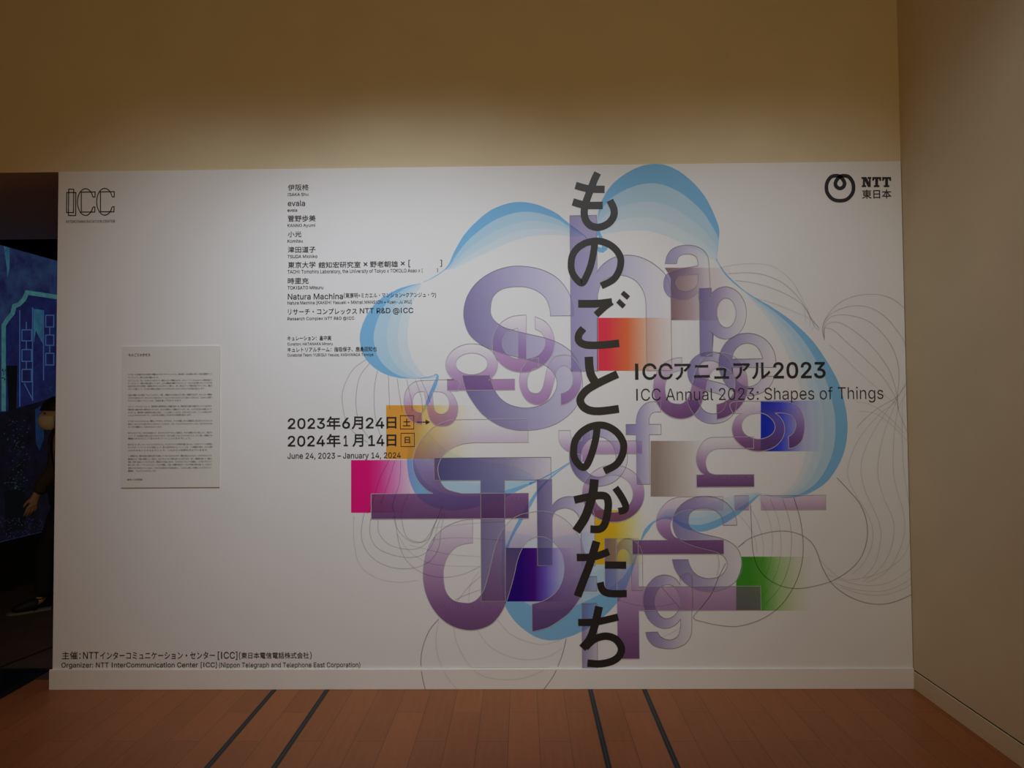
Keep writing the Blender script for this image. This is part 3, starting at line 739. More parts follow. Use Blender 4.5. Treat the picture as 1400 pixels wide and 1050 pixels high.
weekday('土', (547.4,565.8,568.2,586.4), (551,561.4,572.4,582.6))
weekday('日', (548.2,566.6,592.2,610.4), (553.2,560.6,597.2,605.8))
V, T = strip([wpath([(570, 577), (583, 577)])], 0.0050)
b = len(V); V += wpath([(582, 573.6), (588, 577), (582, 580.4)]); T.append((b, b+1, b+2))
pl('arrow', flat_mesh(V, T, -0.00185), txt)
text_part('exhibition_title', [('ICC', L_, (868.2,919.6,496.6,519.2), 0.014), ('アニュアル', K_, (922,1053,496,519), 0.022), ('2023', L_, (1056.8,1128.6,494.8,517.4), 0.018)])
text_part('exhibition_subtitle', [('ICC Annual 2023: Shapes of Things', L_, (869.8,1207.6,529.6,551.2), -0.006)])
def from_crop(ox, oy, k): return lambda pts: [(ox+x/k, oy+y/k) for x, y in pts]
ca, cb_, cc = from_crop(740, 225, 5.25), from_crop(740, 400, 5.25), from_crop(740, 560, 5.25)
TITLE = [  # the brush strokes of each character: (width in photo units, centre line)
 [(9.9, ca([(405, 60), (385, 100), (365, 150), (340, 215), (318, 280), (308, 340), (318, 395), (350, 435), (400, 450), (450, 440), (495, 410), (522, 362), (518, 310), (492, 257)])), (10.0, ca([(246, 150), (340, 174), (455, 178)])), (10.2, ca([(226, 268), (320, 292), (441, 293)]))],
 [(9.3, ca([(384, 552), (377, 620), (356, 720), (325, 800), (296, 848), (262, 832), (225, 780), (214, 720), (225, 650), (265, 595), (322, 560)])), (9.3, ca([(318, 562), (390, 548), (460, 560), (525, 600), (566, 660), (569, 720), (550, 780), (510, 830), (430, 871)]))],
 [(6.4, ca([(581, 918), (626, 957)])), (6.8, ca([(550, 977), (595, 1020)])), (10.4, cb_([(265, 80), (400, 79), (508, 67)])), (9.2, cb_([(505, 66), (450, 108), (393, 160)])), (10.0, cb_([(302, 257), (270, 300), (270, 345), (310, 372), (380, 378), (470, 373), (559, 363)]))],
 [(11.6, cb_([(341, 461), (345, 530), (357, 590), (388, 645)])), (10.6, cb_([(547, 585), (470, 620), (390, 660), (320, 705), (280, 765), (298, 815), (350, 845), (430, 850), (557, 834)]))],
 [(9.6, cc([(402, 112), (392, 200), (370, 290), (340, 372), (310, 412), (275, 400), (240, 350), (232, 290), (245, 220), (290, 160), (352, 121)])), (9.6, cc([(348, 123), (415, 110), (480, 122), (545, 165), (586, 230), (590, 290), (570, 350), (530, 400), (452, 440)]))],
 [(10.2, cc([(237, 648), (330, 628), (420, 615), (466, 626), (481, 670), (475, 740), (455, 820), (420, 856), (352, 857)])), (12.0, cc([(381, 500), (370, 600), (345, 690), (310, 780), (250, 872)])), (9.4, cc([(531, 560), (566, 610), (598, 668), (606, 700), (594, 720), (554, 730)]))],
 [(9.8, [(788.5, 762), (812, 761), (832.5, 754)]), (10.8, [(815.5, 740), (806.6, 770), (797, 795), (789.5, 815)]), (9.6, [(827, 772.2), (856, 772.6)]), (9.6, [(820.5, 796), (823.5, 806), (833, 811), (856.8, 811.4)])],
 [(9.4, [(790.4, 850.8), (815, 850), (845, 843.4)]), (10.6, [(819, 829), (812.5, 857), (806, 874), (796, 886)]), (9.8, [(800, 885), (812, 874), (828, 869.5), (842, 874), (849.5, 886), (846, 897), (836, 904), (820, 907.4), (803, 906.4)])],
]
for ch in TITLE:
    VV, TT = [], []
    for k_, (w_, pts) in enumerate(ch):
        V, T = strip([wpath(smooth_pts(pts, False, 8))], w_*PX); b = len(VV)
        VV += [(p[0], p[1], -0.00005*k_) for p in V]; TT += [tuple(i+b for i in t) for t in T]
    pl('title_character', flat_mesh(VV, TT, -0.00195), ink_black)

# logo with outlined letters, top left
def q(x, y): return (70+x/12.727, 245+y/12.727)
LG = []
LG.append(([q(308,175), q(396,175), q(390,580), q(270,580), q(274,232), q(432,232), q(428,632), q(303,632)], True))
for dx, dy in ((0, 0), (334, -5)):
    e = [q(600+dx+140*math.cos(math.radians(a)), 398+dy+232*math.sin(math.radians(a))) for a in np.linspace(-22, -338, 50)]
    e = [p for p in e]
    up_end, lo_end = (737, 312), (735, 486)
    path = [q(up_end[0]+dx, up_end[1]+dy), q(722+dx, 295+dy)]+e[2:-2]+[q(722+dx, 500+dy), q(lo_end[0]+dx, lo_end[1]+dy),
            q(764+dx, 484+dy), q(760+dx, 572+dy), q(526+dx, 572+dy), q(526+dx, 226+dy), q(767+dx, 222+dy), q(765+dx, 312+dy)]
    LG.append((path, True))
VV, TT = [], []
for p, c in LG:
    V, T = strip([wpath(p)], 0.0052, c); b = len(VV); VV += V; TT += [tuple(i+b for i in t) for t in T]
pl('outlined_logo', flat_mesh(VV, TT, -0.00185), txt)

# ring logo and slab lettering, top right
def q2(x, y): return (1110+x/10.77, 225+y/10.77)
ring = [(412,178),(462,232),(480,285),(458,332),(412,352),(366,332),(344,285),(362,232),(412,178),(470,165),(540,182),(594,250),(612,340),(590,432),(514,512),(412,534),(310,512),(234,432),(212,340),(230,250),(284,182),(354,165)]
rs = smooth_pts([q2(*p) for p in ring], True, 8)
V, T = strip([wpath(rs)], 53/10.77*PX, True)
pl('ring_logo', flat_mesh(V, T, -0.00185), txt)
slabN = [(728,185),(800,185),(838,262),(838,212),(818,212),(818,185),(872,185),(872,212),(864,212),(864,332),(826,332),(780,244),(780,306),(797,306),(797,332),(733,332),(733,306),(750,306),(750,212),(728,212)]
def slabT(x0, x1):
    c = (x0+x1)/2
    return [(x0,185),(x1,185),(x1,240),(x1-22,240),(x1-30,214),(c+20,214),(c+20,306),(c+40,306),(c+40,332),(c-42,332),(c-42,306),(c-22,306),(c-22,214),(x0+30,214),(x0+22,240),(x0,240)]
VV, TT = [], []
for poly in (slabN, slabT(888, 1018), slabT(1034, 1164)):
    lp = wpath([q2(*p) for p in poly]); V, T = triangulate([lp]); b = len(VV); VV += V; TT += [tuple(i+b for i in t) for t in T]
pl('slab_logo_lettering', flat_mesh(VV, TT, -0.00185), txt)
text_part('text_line', [('東日本', K_, (1178.6,1218.4,259.2,271.6), 0.014)])

# ------------------------------------------------------------------ the paper statement on the left
bx = (166.5, 300.8, 473.4, 666.3)
fr = frame_px(bx[0], bx[2], bx[1], bx[3])
sheet = tag(empty('statement_board', ((fr[0]+fr[1])/2, 0, fr[2])), 'small off-white text board with tiny black paragraphs mounted on the left of the white wall', 'sign')
SO = Vector(sheet.location)
me = box_mesh([(fr[0], fr[1], -0.0065, -0.0002, fr[2], fr[3])], 0.0008); me.transform(Matrix.Translation(-SO))
link('backing_board', me, painted('off_white_board', (0.74, 0.73, 0.70), 0.6, var=0.01), sheet)
def sheet_text(name, lines, x0, x1, ys, ends, h, bold):
    VV, TT = [], []
    for s, yz, xe in zip(lines, ys, ends):
        zx = lambda v: 150+v/4.77
        yc = 460+yz/4.77
        V, T = set_text(s, 'kana', bold, frame_px(zx(x0), yc-h/2, zx(xe), yc+h/2), 1); b = len(VV); VV += V; TT += [tuple(i+b for i in t) for t in T]
    me = flat_mesh(VV, TT, -0.0069); me.transform(Matrix.Translation(-SO))
    link(name, me, txt, sheet)
sheet_text('heading', ['ものごとのかたち'], 127, 270, [121], [270], 4.6, 0.03)
P_ = [
 (['ICCでは、2006年度から2021年度まで開催されてきた「オープン・スペース」展に続き、2022年度より新しい年次の展覧会として', '「ICC アニュアル」展を2022年に開始しました。', '「ICC アニュアル」では、その年のテーマにそって、現在のメディア環境における、メディア・アートをはじめとした表現を紹介し', 'テーマによって、作家の作品を紹介しています。さらに展覧会を構成するものとして、さまざまな分野の人々とともに考え', '社会や文化における表現を、来場者の方々とともに考えていく場とし、また、新たなアートの動向を紹介するとともに、幅広く', 'グループ展として、その年の現在の社会について考えるきっかけとなるような作品を紹介します。'], [247,268,287,305,323,342], [672,322,672,672,672,624]),
 (['2回目の開催となる今回は「ものごとのかたち」と題し、情報化された社会における新しい環境を考えます。わたしたちの環境は', 'さまざまな変化をとげ、わたしたちの生活において、ものごとのかたちはどのように変わってきたのか、これからの世界で', 'どのように変わっていくのか。作品を通して考えていきます。'], [381,400,419], [672,672,474]),
 (['メディア・テクノロジーによって、現実世界と仮想世界はより複雑に結びつき、現実世界と仮想の空間がひとつにつながる中で', '現実世界と仮想の世界の境界はあいまいになり、あらたな表現として展開されています。また、その中で生まれる表現において', 'その多くは、現実世界と仮想世界の双方に存在し、ここには新しい「かたち」があらわれています。こうした状況の中で', 'このようなかたちをめぐり、さまざまな作家によるあらたな表現を紹介します。'], [456,476,495,513], [668,668,670,537]),
 (['たとえば、ものごとのかたちとは、物質としてのかたち、だけではなく、データや情報、あるいは関係性など目に見えないものもふくみ', '現在の、わたしたちの身のまわりにあるものごとのかたち、とは、どのようなものなのでしょうか。またそのかたちは', 'データや情報としてあらわれています。'], [551,570,590], [672,672,345]),
 (['私たちのまわりでは、さまざまな技術により、あらゆるものがデータとして記録され、それらは現実のものと同じように、存在する', 'ことで、データは現実の世界にもあらたなかたちをもち、それらは新しいものごとのかたちとして、そこに新しい価値をうみ', '情報のかたちとしてあらわれていくことになるでしょう。'], [628,647,665], [672,672,534]),
 (['私たちはいま、新しいもの、ものごとのかたちをとらえ、そこからどのような表現が可能になるのか、これからのアートの可能性を', 'そのうえで、アーティストたちの表現によって、新たな世界を見いだしていくことを、この展覧会で試み、さらに世界', 'のかたちをとらえなおすことで、これからの世界を考えていきます。'], [703,722,742], [672,672,645]),
 (['この展覧会では、現実や仮想の空間を往来する表現、データから生まれるかたち、情報の変化によるかたち、さまざまなものごとの', '関係性などを、作家の表現によって紹介し、私たちをとりまく世界のありようを考えます。また、展覧会を通じて、現在の', '現実、世界の変化についても考えます。展覧会では作品にあわせ、さまざまなイヴェントを開催し、より深く考えていく', '場とします。また、アーティストによるトークなども開催し、作品への理解を深めます。さらに今年度の展示を通して、これからの', '世界のかたちを考えていくために、さまざまな視点から作品を紹介し、これからの新しい表現について考えていく', '展覧会、「ものごとのかたち」です。'], [778,798,817,836,857,876], [670,670,670,670,666,310]),
]
for lines, ys, ends in P_: sheet_text('paragraph', lines, 124, 672, ys, ends, 2.7, 0.012)
sheet_text('signature', ['畠中実（ICC主任学芸員）'], 120, 218, [933], [218], 2.8, 0.02)

# ------------------------------------------------------------------ floor tracks
blk = mat('black_track_rubber', (0.012, 0.012, 0.013), 0.5)
alu = mat('grey_track_metal', (0.085, 0.085, 0.08), 0.5, 0.3, 0.2)
for tx, lb in ((-1.4057, 'leftmost of the four narrow black floor tracks running to the white wall'), (-1.1075, 'second black floor track from the left, under the date lettering side'),
               (0.3671, 'black floor track that meets the white wall just under the last black title character'), (0.6681, 'rightmost of the four narrow black floor tracks on the wooden floor')):
    t = tag(empty('floor_track', (tx, -3.0, 0)), lb, 'floor track', 'black tracks set in the wooden floor')
    link('channel', box_mesh([(-0.014, 0.014, -3.4, 2.988, 0.0, 0.0016)]), alu, t)
    link('slot', box_mesh([(-0.0120, -0.0015, -3.4, 2.988, 0.0016, 0.0021)]), blk, t)
    link('slot', box_mesh([(0.0015, 0.0120, -3.4, 2.988, 0.0016, 0.0021)]), blk, t)

# black framed glossy panel lying on the floor at the doorway
ax, ay = FL(70, 916.5); cx_, cy_ = FL(0, 957)
gp = tag(empty('floor_screen', (ax-1.0, ay-0.9, 0)), 'black framed glossy panel lying on the floor left of the white wall', 'floor panel')
link('frame', box_mesh([(0.968, 1.0, -0.9, 0.9, 0, 0.012), (-0.6, 0.968, 0.868, 0.9, 0, 0.012), (-0.6, 0.968, -0.9, -0.868, 0, 0.012), (-0.632, -0.6, -0.9, 0.9, 0, 0.012)]), mat('black_frame', (0.01, 0.01, 0.01), 0.4), gp)
link('glass', box_mesh([(-0.6, 0.968, -0.868, 0.868, 0.0, 0.010)]), mat('black_gloss_glass', (0.004, 0.004, 0.005), 0.04, 1.0), gp)

# ------------------------------------------------------------------ projection screen in the dark room
SZ0, SZ1 = 0.44, 3.0
scr = tag(empty('projection_screen', SP), 'large wall projection showing a dark blue facade in the room behind the white wall', 'projection screen')
def SC(px, py, off=0.0):
    p = ray_plane(px, py, SP+SN*(0.012+off), SN)
    return p
def s_quad(s0, s1, z0, z1, off):
    return [SP+SD*s+SN*off+Vector((0, 0, z)) for s, z in ((s0, z0), (s1, z0), (s1, z1), (s0, z1))]
def spart(name, me, material, label=None):
    me.transform(Matrix.Translation(-SP)); return link(name, me, material, scr, None, label)
spart('picture', wall_strip(-1.2, 4.0, 0.002, 0.012, SZ0, SZ1), emit('projected_blue', (22, 22, 54), (32, 48, 74), 5))
def sp_poly(name, polys, material, off, label=None):
    V, T = [], []
    for poly in polys:
        b = len(V); V += [SC(x, y, off) for x, y in poly]
        T += [tuple(i+b for i in t) for t in geometry.tessellate_polygon([[Vector((p[0], p[1], 0)) for p in poly]])]
    return spart(name, raw_mesh(V, T), material, label)
def sp_line(paths, w):
    out = []
    for p in paths:
        V, T = strip([p], w); out += [[V[i] for i in t] for t in T]
    return out
teal = emit('projected_teal', (40, 76, 84), (52, 94, 94), 14)
teal_dim = emit('projected_dim_teal', (30, 62, 86), (40, 80, 96), 14)
sp_poly('picture_doorway', [[(84, 407), (36, 402), (33, 412), (22, 420), (20, 430), (8, 442), (8, 563), (30, 556), (84, 540)]], emit('projected_night_blue', (18, 18, 48), (22, 28, 66), 9), 0.002)
sp_poly('picture_arch', sp_line([[(84, 407), (37, 400), (33, 409), (26, 416), (19.5, 418.5), (17.5, 428), (10, 437), (5, 445), (5, 562)]], 6.0), teal, 0.004)
sp_poly('picture_pilaster', [[(5, 336), (13, 339), (13, 367), (10, 380), (9.5, 367)]], teal_dim, 0.003)
lat = [[(27, 424), (27, 556)], [(44.5, 420), (44.5, 548)], [(59.5, 424), (59.5, 520)], [(36, 440), (36, 451)], [(36, 466), (36, 478)], [(36, 494), (36, 505)], [(33, 524), (44, 545)], [(68, 447), (68, 458)], [(68, 472), (68, 483)]]
for x0, x1, y0, y1 in ((30, 43, 451, 466), (30, 43, 478, 494), (30, 43, 505, 522), (62.5, 73.5, 431, 447), (62.5, 73.5, 458, 472), (62.5, 73.5, 483, 499)):
    lat.append([(x0, y0), (x1, y0), (x1, y1), (x0, y1), (x0, y0)])
sp_poly('picture_lattice', sp_line(lat, 1.5), emit('projected_lattice_blue', (44, 66, 104)), 0.005)
sp_poly('picture_light_shaft', [[(45.5, 422), (58.5, 424), (58.5, 470), (54, 462), (49, 452), (46, 470)]], teal_dim, 0.003)
sp_poly('picture_light_shaft', [[(48, 560), (60, 552), (60, 600), (54, 616), (49, 606)]], emit('projected_sky_blue', (14, 26, 52), (18, 38, 62), 9), 0.006)
gw = [SC(8, 563, .0045), SC(30, 556, .0045), SC(84, 540, .0045)]
def on_wall(s, z, off): return SP+SD*s+SN*(0.012+off)+Vector((0, 0, z))
gw = [on_wall(-1.19, SZ0+0.005, .0045), on_wall(-1.19, gw[0].z, .0045)]+gw+[on_wall(3.99, gw[2].z, .0045), on_wall(3.99, SZ0+0.005, .0045)]
spart('picture_garden_wall', raw_mesh(gw, [tuple(range(len(gw)))]), emit('projected_shadow', (8, 8, 11), (14, 13, 24), 8))
random.seed(3)
def leaves(n, fx, fy, r0, r1):
    out = []
    for _ in range(n):
        x, y = fx(), fy(); a = random.uniform(0, 6.28); r = random.uniform(r0, r1); k = random.uniform(0.35, 0.6)
        out.append([(x+r*math.cos(a), y+r*math.sin(a)), (x-r*k*math.sin(a), y+r*k*math.cos(a)), (x-r*math.cos(a), y-r*math.sin(a)), (x+r*k*math.sin(a), y-r*k*math.cos(a))])
    return out
f1 = leaves(90, lambda: random.gauss(24, 8), lambda: random.uniform(574, 674), 0.7, 1.9)
f2 = leaves(26, lambda: random.gauss(70, 4), lambda: random.uniform(502, 545), 1, 2.4)+leaves(16, lambda: random.gauss(6, 4), lambda: random.uniform(505, 520), 1, 2.2)
fo = sp_poly('picture_foliage', f1, emit('projected_leaf_green', (14, 26, 26), (34, 52, 50), 30), 0.007)
fo['kind'] = 'stuff'
fo = sp_poly('picture_foliage', f2, emit('projected_dark_leaf', (12, 26, 30)), 0.007)
fo['kind'] = 'stuff'
sp_poly('picture_trunk', [[(6, 672), (34, 666), (36, 722), (8, 728)]], emit('projected_black', (7, 8, 10)), 0.0065)
sp_poly('picture_trunk', [[(9, 500), (24, 500), (22, 560), (12, 562)]], emit('projected_black', (7, 8, 10)), 0.0065)
f3 = leaves(200, lambda: random.uniform(-6, 78), lambda: random.uniform(708, 738), 0.5, 1.3)
f3 = [p for p in f3 if all(v[1] < 740-0.23*v[0] for v in p)]
fo = sp_poly('picture_flower_bed', f3, emit('projected_flowers', (26, 24, 40), (38, 38, 60), 40), 0.007)
fo['kind'] = 'stuff'

# ------------------------------------------------------------------ the visitor in the doorway
def skin_mesh(verts, edges, radii, subdiv=1, voxel=None, extra=None, smooth_it=4):
    me = bpy.data.meshes.new('m'); me.from_pydata(verts, edges, []); me.update()
    o = bpy.data.objects.new('figure', me); COL.objects.link(o)
    sk = o.modifiers.new('skin', 'SKIN'); sk.use_smooth_shade = True
    if not me.skin_vertices: me.skin_vertices.new()
    for i, r in enumerate(radii):
        rr = r if isinstance(r, tuple) else (r, r)
        me.skin_vertices[0].data[i].radius = rr
    me.skin_vertices[0].data[0].use_root = True
    if subdiv:
        sb = o.modifiers.new('sub', 'SUBSURF'); sb.levels = subdiv; sb.render_levels = subdiv
    bpy.context.view_layer.update()
    r1 = bpy.data.meshes.new_from_object(o.evaluated_get(bpy.context.evaluated_depsgraph_get()))
    bpy.data.objects.remove(o); bpy.data.meshes.remove(me)
    if extra or voxel:
        bm = bmesh.new(); bm.from_mesh(r1)
        for e in (extra or []):
            bm.from_mesh(e)
        bm.to_mesh(r1); bm.free()
        o = bpy.data.objects.new('figure', r1); COL.objects.link(o)
        rm = o.modifiers.new('remesh', 'REMESH'); rm.mode = 'VOXEL'; rm.voxel_size = voxel
        sm = o.modifiers.new('smooth', 'SMOOTH'); sm.factor = 0.5; sm.iterations = smooth_it
        bpy.context.view_layer.update()
        r2 = bpy.data.meshes.new_from_object(o.evaluated_get(bpy.context.evaluated_depsgraph_get()))
        bpy.data.objects.remove(o); bpy.data.meshes.remove(r1); r1 = r2
    for p in r1.polygons: p.use_smooth = True
    return r1
def ell(c, r, seg=24, cut=None):
    bm = bmesh.new(); bmesh.ops.create_uvsphere(bm, u_segments=seg, v_segments=seg//2+4, radius=1)
    for v in bm.verts: v.co = Vector((c[0]+v.co.x*r[0], c[1]+v.co.y*r[1], c[2]+v.co.z*r[2]))
    if cut: cut(bm)
    me = bpy.data.meshes.new('m'); bm.to_mesh(me); bm.free()
    return me
class Chain:
    def __init__(s): s.v, s.e, s.r = [], [], []
    def add(s, p, r, prev=None):
        s.v.append(tuple(p)); s.r.append(r); i = len(s.v)-1
        if prev is not None: s.e.append((prev, i))
        return i
def hand(ch, wrist, pos, down, fwd, side):
    """palm and five curled fingers hanging from the wrist; fwd = towards the front, side = thumb-free direction"""
    d, f = Vector(down).normalized(), Vector(fwd).normalized()
    s = d.cross(f).normalized()*side                  # palm normal (towards the thigh)
    P = Vector(pos)
    palm = ch.add(P+d*0.045, (0.030, 0.016), wrist)
    for k, (off, ln) in enumerate(((0.030, 0.078), (0.010, 0.086), (-0.010, 0.080), (-0.029, 0.062))):
        b = ch.add(P+d*0.085+f*off, 0.0098, palm)
        c1 = ch.add(P+d*(0.085+ln*0.48)+f*off*1.08+s*0.008, 0.0088, b)
        c2 = ch.add(P+d*(0.085+ln*0.80)+f*off*1.05+s*0.026, 0.0080, c1)
        ch.add(P+d*(0.085+ln*0.98)+f*off+s*0.042, 0.0066, c2)
    t1 = ch.add(P+d*0.030+f*0.034+s*0.010, 0.0115, palm)
    t2 = ch.add(P+d*0.060+f*0.050+s*0.018, 0.0100, t1)
    ch.add(P+d*0.086+f*0.052+s*0.026, 0.0082, t2)

JR = dict(sh=(-0.155, -0.045, 1.375), el=(-0.225, -0.06, 1.105), wr=(-0.27, -0.185, 0.885))
JL = dict(sh=(0.155, -0.045, 1.375), el=(0.215, 0.05, 1.11), wr=(0.225, 0.04, 0.855))
RH = dict(hip=(-0.085, 0.0, 0.90), kn=(-0.10, -0.15, 0.49), an=(-0.115, -0.17, 0.085), toe=(-0.165, -0.36, 0.035))
LH = dict(hip=(0.085, 0.0, 0.90), kn=(0.085, -0.01, 0.49), an=(0.085, 0.27, 0.125), toe=(0.088, 0.115, 0.035))
HC = Vector((0, -0.120, 1.545))
ch = Chain()
pv = ch.add((0, 0, 0.93), (0.135, 0.095))
sp1 = ch.add((0, -0.01, 1.08), (0.125, 0.09), pv); sp2 = ch.add((0, -0.035, 1.25), (0.145, 0.105), sp1)
nb = ch.add((0, -0.045, 1.385), (0.085, 0.065), sp2); nk = ch.add((0, -0.078, 1.435), 0.054, nb); hd = ch.add(HC-Vector((0, 0, 0.04)), 0.06, nk)
for J, sd in ((JR, 1), (JL, -1)):
    a = ch.add(J['sh'], 0.055, nb); b = ch.add((Vector(J['sh'])+Vector(J['el']))/2, 0.047, a)
    c = ch.add(J['el'], 0.040, b); d = ch.add(Vector(J['el']).lerp(Vector(J['wr']), 0.35), 0.041, c); w = ch.add(J['wr'], (0.030, 0.024), d)
    dn = (Vector(J['wr'])-Vector(J['el'])).normalized()*0.55+Vector((0, 0, -0.75))
    hand(ch, w, J['wr'], dn, (0, -1, -0.1), sd)
for L in (RH, LH):
    a = ch.add(L['hip'], 0.085, pv); b = ch.add(Vector(L['hip']).lerp(Vector(L['kn']), 0.5), 0.072, a); c = ch.add(L['kn'], 0.056, b)
    d = ch.add(Vector(L['kn']).lerp(Vector(L['an']), 0.35), 0.054, c); e = ch.add(L['an'], 0.036, d); ch.add(Vector(L['toe'])-Vector((0, 0, 0.006)), (0.026, 0.014), e)
head_bits = [ell(HC, (0.076, 0.098, 0.116)), ell(HC+Vector((0, -0.018, -0.065)), (0.055, 0.068, 0.058)),
             ell(HC+Vector((0, -0.098, -0.018)), (0.013, 0.018, 0.022), 16), ell(HC+Vector((0, -0.086, 0.022)), (0.048, 0.014, 0.010), 16),
             ell(HC+Vector((-0.075, 0.008, -0.010)), (0.009, 0.019, 0.031), 16), ell(HC+Vector((0.075, 0.008, -0.010)), (0.009, 0.019, 0.031), 16),
             ell(HC+Vector((0, -0.090, -0.062)), (0.024, 0.010, 0.009), 12)]
body = skin_mesh(ch.v, ch.e, ch.r, 2, 0.0052, head_bits, 3)
ppos = ray_plane(98, 832, Vector((0, 0, 0)), Vector((0, 0, 1)))
person = tag(empty('person', (ppos.x, ppos.y, 0), math.radians(-40)), 'masked person in brown jacket and black trousers walking out from behind the white wall', 'person')
skin_m = painted('skin', (0.46, 0.27, 0.17), 0.5, var=0.05, scale=30)
link('body', body, skin_m, person)
# eyes
for sx_ in (-0.031, 0.031):
    link('eye', ell(HC+Vector((sx_, -0.084, 0.004)), (0.014, 0.008, 0.0065), 14), mat('eye_dark', (0.02, 0.015, 0.012), 0.2, 0.6), person, smooth=True)
# clothing
def garment(name, chains, material, sub=2, voxel=0.011, sm=3, extra=None):
    c = Chain(); chains(c)
    return link(name, skin_mesh(c.v, c.e, c.r, sub, voxel, extra, sm), material, person)
def trousers(c):
    p = c.add((0, 0, 0.955), (0.150, 0.110))
    for L in (RH, LH):
        a = c.add(L['hip'], 0.100, p); b = c.add(Vector(L['hip']).lerp(Vector(L['kn']), 0.5), 0.088, a); k = c.add(L['kn'], 0.072, b)
        d = c.add(Vector(L['kn']).lerp(Vector(L['an']), 0.5), 0.068, k); c.add(Vector(L['an'])+Vector((0, 0.004, 0.012)), 0.066, d)
cloth_black = painted('black_trouser_cloth', (0.010, 0.010, 0.011), 0.85)
garment('trousers', trousers, cloth_black)
def shirt(c):
    p = c.add((0, 0, 0.93), (0.150, 0.108)); a = c.add((0, -0.014, 1.10), (0.140, 0.103), p); b = c.add((0, -0.042, 1.27), (0.150, 0.113), a); d = c.add((0, -0.050, 1.39), (0.080, 0.072), b); c.add((0, -0.066, 1.435), 0.064, d)
garment('shirt', shirt, painted('cream_shirt_cloth', (0.52, 0.42, 0.27), 0.85))
def jacket_chain(c):
    p = c.add((0, 0.004, 0.86), (0.170, 0.128)); a = c.add((0, -0.008, 1.08), (0.160, 0.120), p); b = c.add((0, -0.034, 1.26), (0.168, 0.130), a); d = c.add((0, -0.040, 1.382), (0.105, 0.088), b)
    for J in (JR, JL):
        s = c.add(J['sh'], 0.074, d); m_ = c.add((Vector(J['sh'])+Vector(J['el']))/2, 0.066, s); e = c.add(J['el'], 0.060, m_)
        c.add(Vector(J['el']).lerp(Vector(J['wr']), 0.93), 0.050, e)
cj = Chain(); jacket_chain(cj)
jm = skin_mesh(cj.v, cj.e, cj.r, 2, 0.010, None, 3)
bm = bmesh.new(); bm.from_mesh(jm)                       # open front: a strip that widens at the collar and hem
kill = []
for f in bm.faces:
    c = f.calc_center_median()
    half = 0.045+0.030*max(0, (c.z-1.20)/0.2)+0.035*max(0, (1.0-c.z)/0.2)
    if c.y < -0.05 and abs(c.x) < half and c.z > 0.70: kill.append(f)
    if c.z > 1.425: kill.append(f)
    elif c.z < 0.765 and abs(c.x) < 0.20: kill.append(f)
bmesh.ops.delete(bm, geom=list(set(kill)), context='FACES'); bm.to_mesh(jm); bm.free()
jo = link('jacket', jm, painted('brown_jacket_cloth', (0.060, 0.038, 0.022), 0.9), person, smooth=True)
so = jo.modifiers.new('thickness', 'SOLIDIFY'); so.thickness = 0.006; so.offset = 1
def hair_cut(bm):
    k = [f for f in bm.faces if (lambda c: c.z < HC.z+0.030 and c.y < HC.y-0.030)(f.calc_center_median()) or f.calc_center_median().z < HC.z-0.065
         or (f.calc_center_median().z < HC.z-0.02 and f.calc_center_median().y < HC.y+0.0)]
    bmesh.ops.delete(bm, geom=k, context='FACES')
hme = ell(HC+Vector((0, 0.006, 0.010)), (0.096, 0.116, 0.128), 40, hair_cut)
ho = link('hair', hme, mat('black_hair', (0.008, 0.007, 0.007), 0.6, 0.3), person, smooth=True)
so = ho.modifiers.new('thickness', 'SOLIDIFY'); so.thickness = 0.012; so.offset = -1
def mask_cut(bm):
    k = [f for f in bm.faces if (lambda c: c.y > HC.y-0.035 or c.z > HC.z-0.016 or c.z < HC.z-0.130)(f.calc_center_median())]
    bmesh.ops.delete(bm, geom=k, context='FACES')
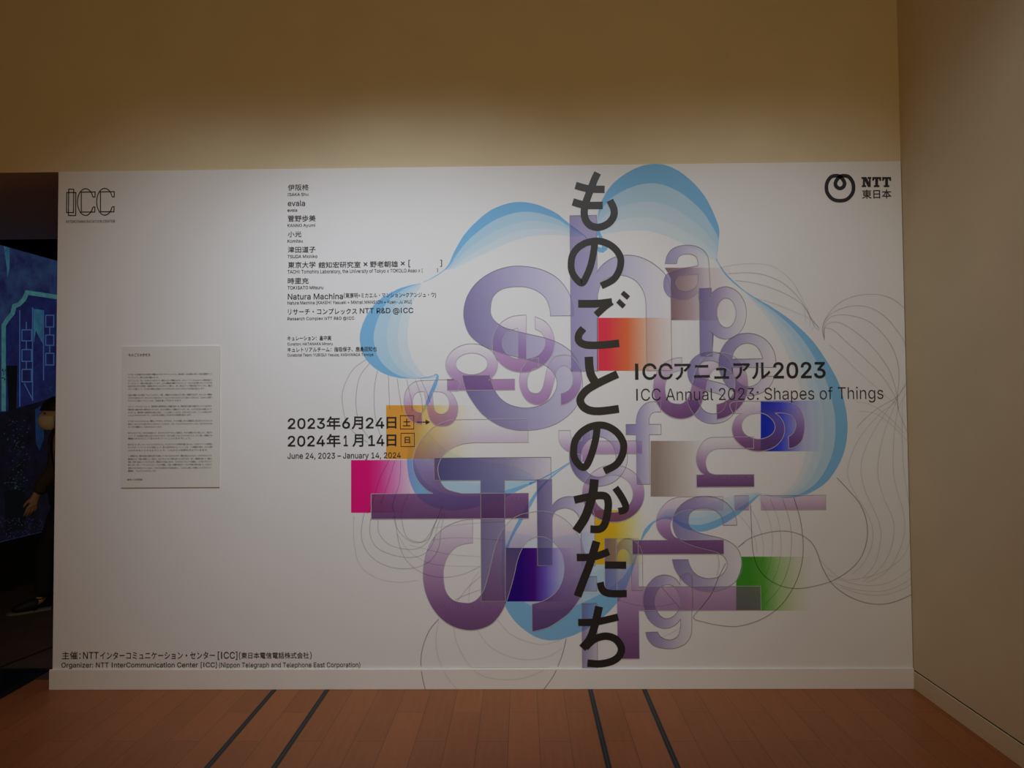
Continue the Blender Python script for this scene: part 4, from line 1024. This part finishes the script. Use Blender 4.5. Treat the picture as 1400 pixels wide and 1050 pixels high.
mme = ell(HC+Vector((0, -0.016, -0.056)), (0.078, 0.106, 0.090), 40, mask_cut)
mo = link('face_mask', mme, painted('cream_mask_cloth', (0.62, 0.50, 0.33), 0.8), person, smooth=True)
so = mo.modifiers.new('thickness', 'SOLIDIFY'); so.thickness = 0.004
for L, nm in ((RH, 'r'), (LH, 'l')):
    an, toe = Vector(L['an']), Vector(L['toe'])
    d = Vector((toe.x-an.x, toe.y-an.y, 0)).normalized(); sd = Vector((-d.y, d.x, 0)); heel = Vector((an.x, an.y, 0))-d*0.06
    lift = 0.0 if nm == 'r' else 0.05
    def sole_mesh(z0, z1, grow):
        prof = [(-0.005, 0.0), (0.0, 0.030), (0.06, 0.036), (0.14, 0.040), (0.21, 0.046), (0.265, 0.034), (0.285, 0.0)]
        pts = [(u, w+grow*(w > 0)) for u, w in prof]+[(u, -w-grow) for u, w in prof[-2:0:-1]]
        V = []; n = len(pts)
        for z in (z0, z1):
            for u, w in pts: 
                h = lift*max(0, 1-u/0.2)
                V.append(heel+d*u+sd*w+Vector((0, 0, z+h)))
        Fc = [tuple(range(n))[::-1], tuple(range(n, 2*n))]+[(i, (i+1) % n, n+(i+1) % n, n+i) for i in range(n)]
        return raw_mesh(V, Fc)
    c = Chain(); hl = lift
    a = c.add(heel+d*0.05+Vector((0, 0, 0.055+hl*0.9)), (0.048, 0.052)); b = c.add(heel+d*0.13+Vector((0, 0, 0.062+hl*0.4)), (0.053, 0.054), a); e = c.add(heel+d*0.20+Vector((0, 0, 0.046)), (0.049, 0.034), b); c.add(heel+d*0.262+Vector((0, 0, 0.038)), (0.038, 0.024), e)
    c.add(heel+d*0.055+Vector((0, 0, 0.115+hl)), 0.050, a)
    sh = link('shoe', skin_mesh(c.v, c.e, c.r, 2, 0.008, None, 2), mat('black_shoe', (0.008, 0.008, 0.008), 0.6), person)
    link('shoe_sole', sole_mesh(0.0, 0.018, -0.005), mat('pale_sole', (0.16, 0.135, 0.09), 0.7), sh, None, 'pale rubber sole')
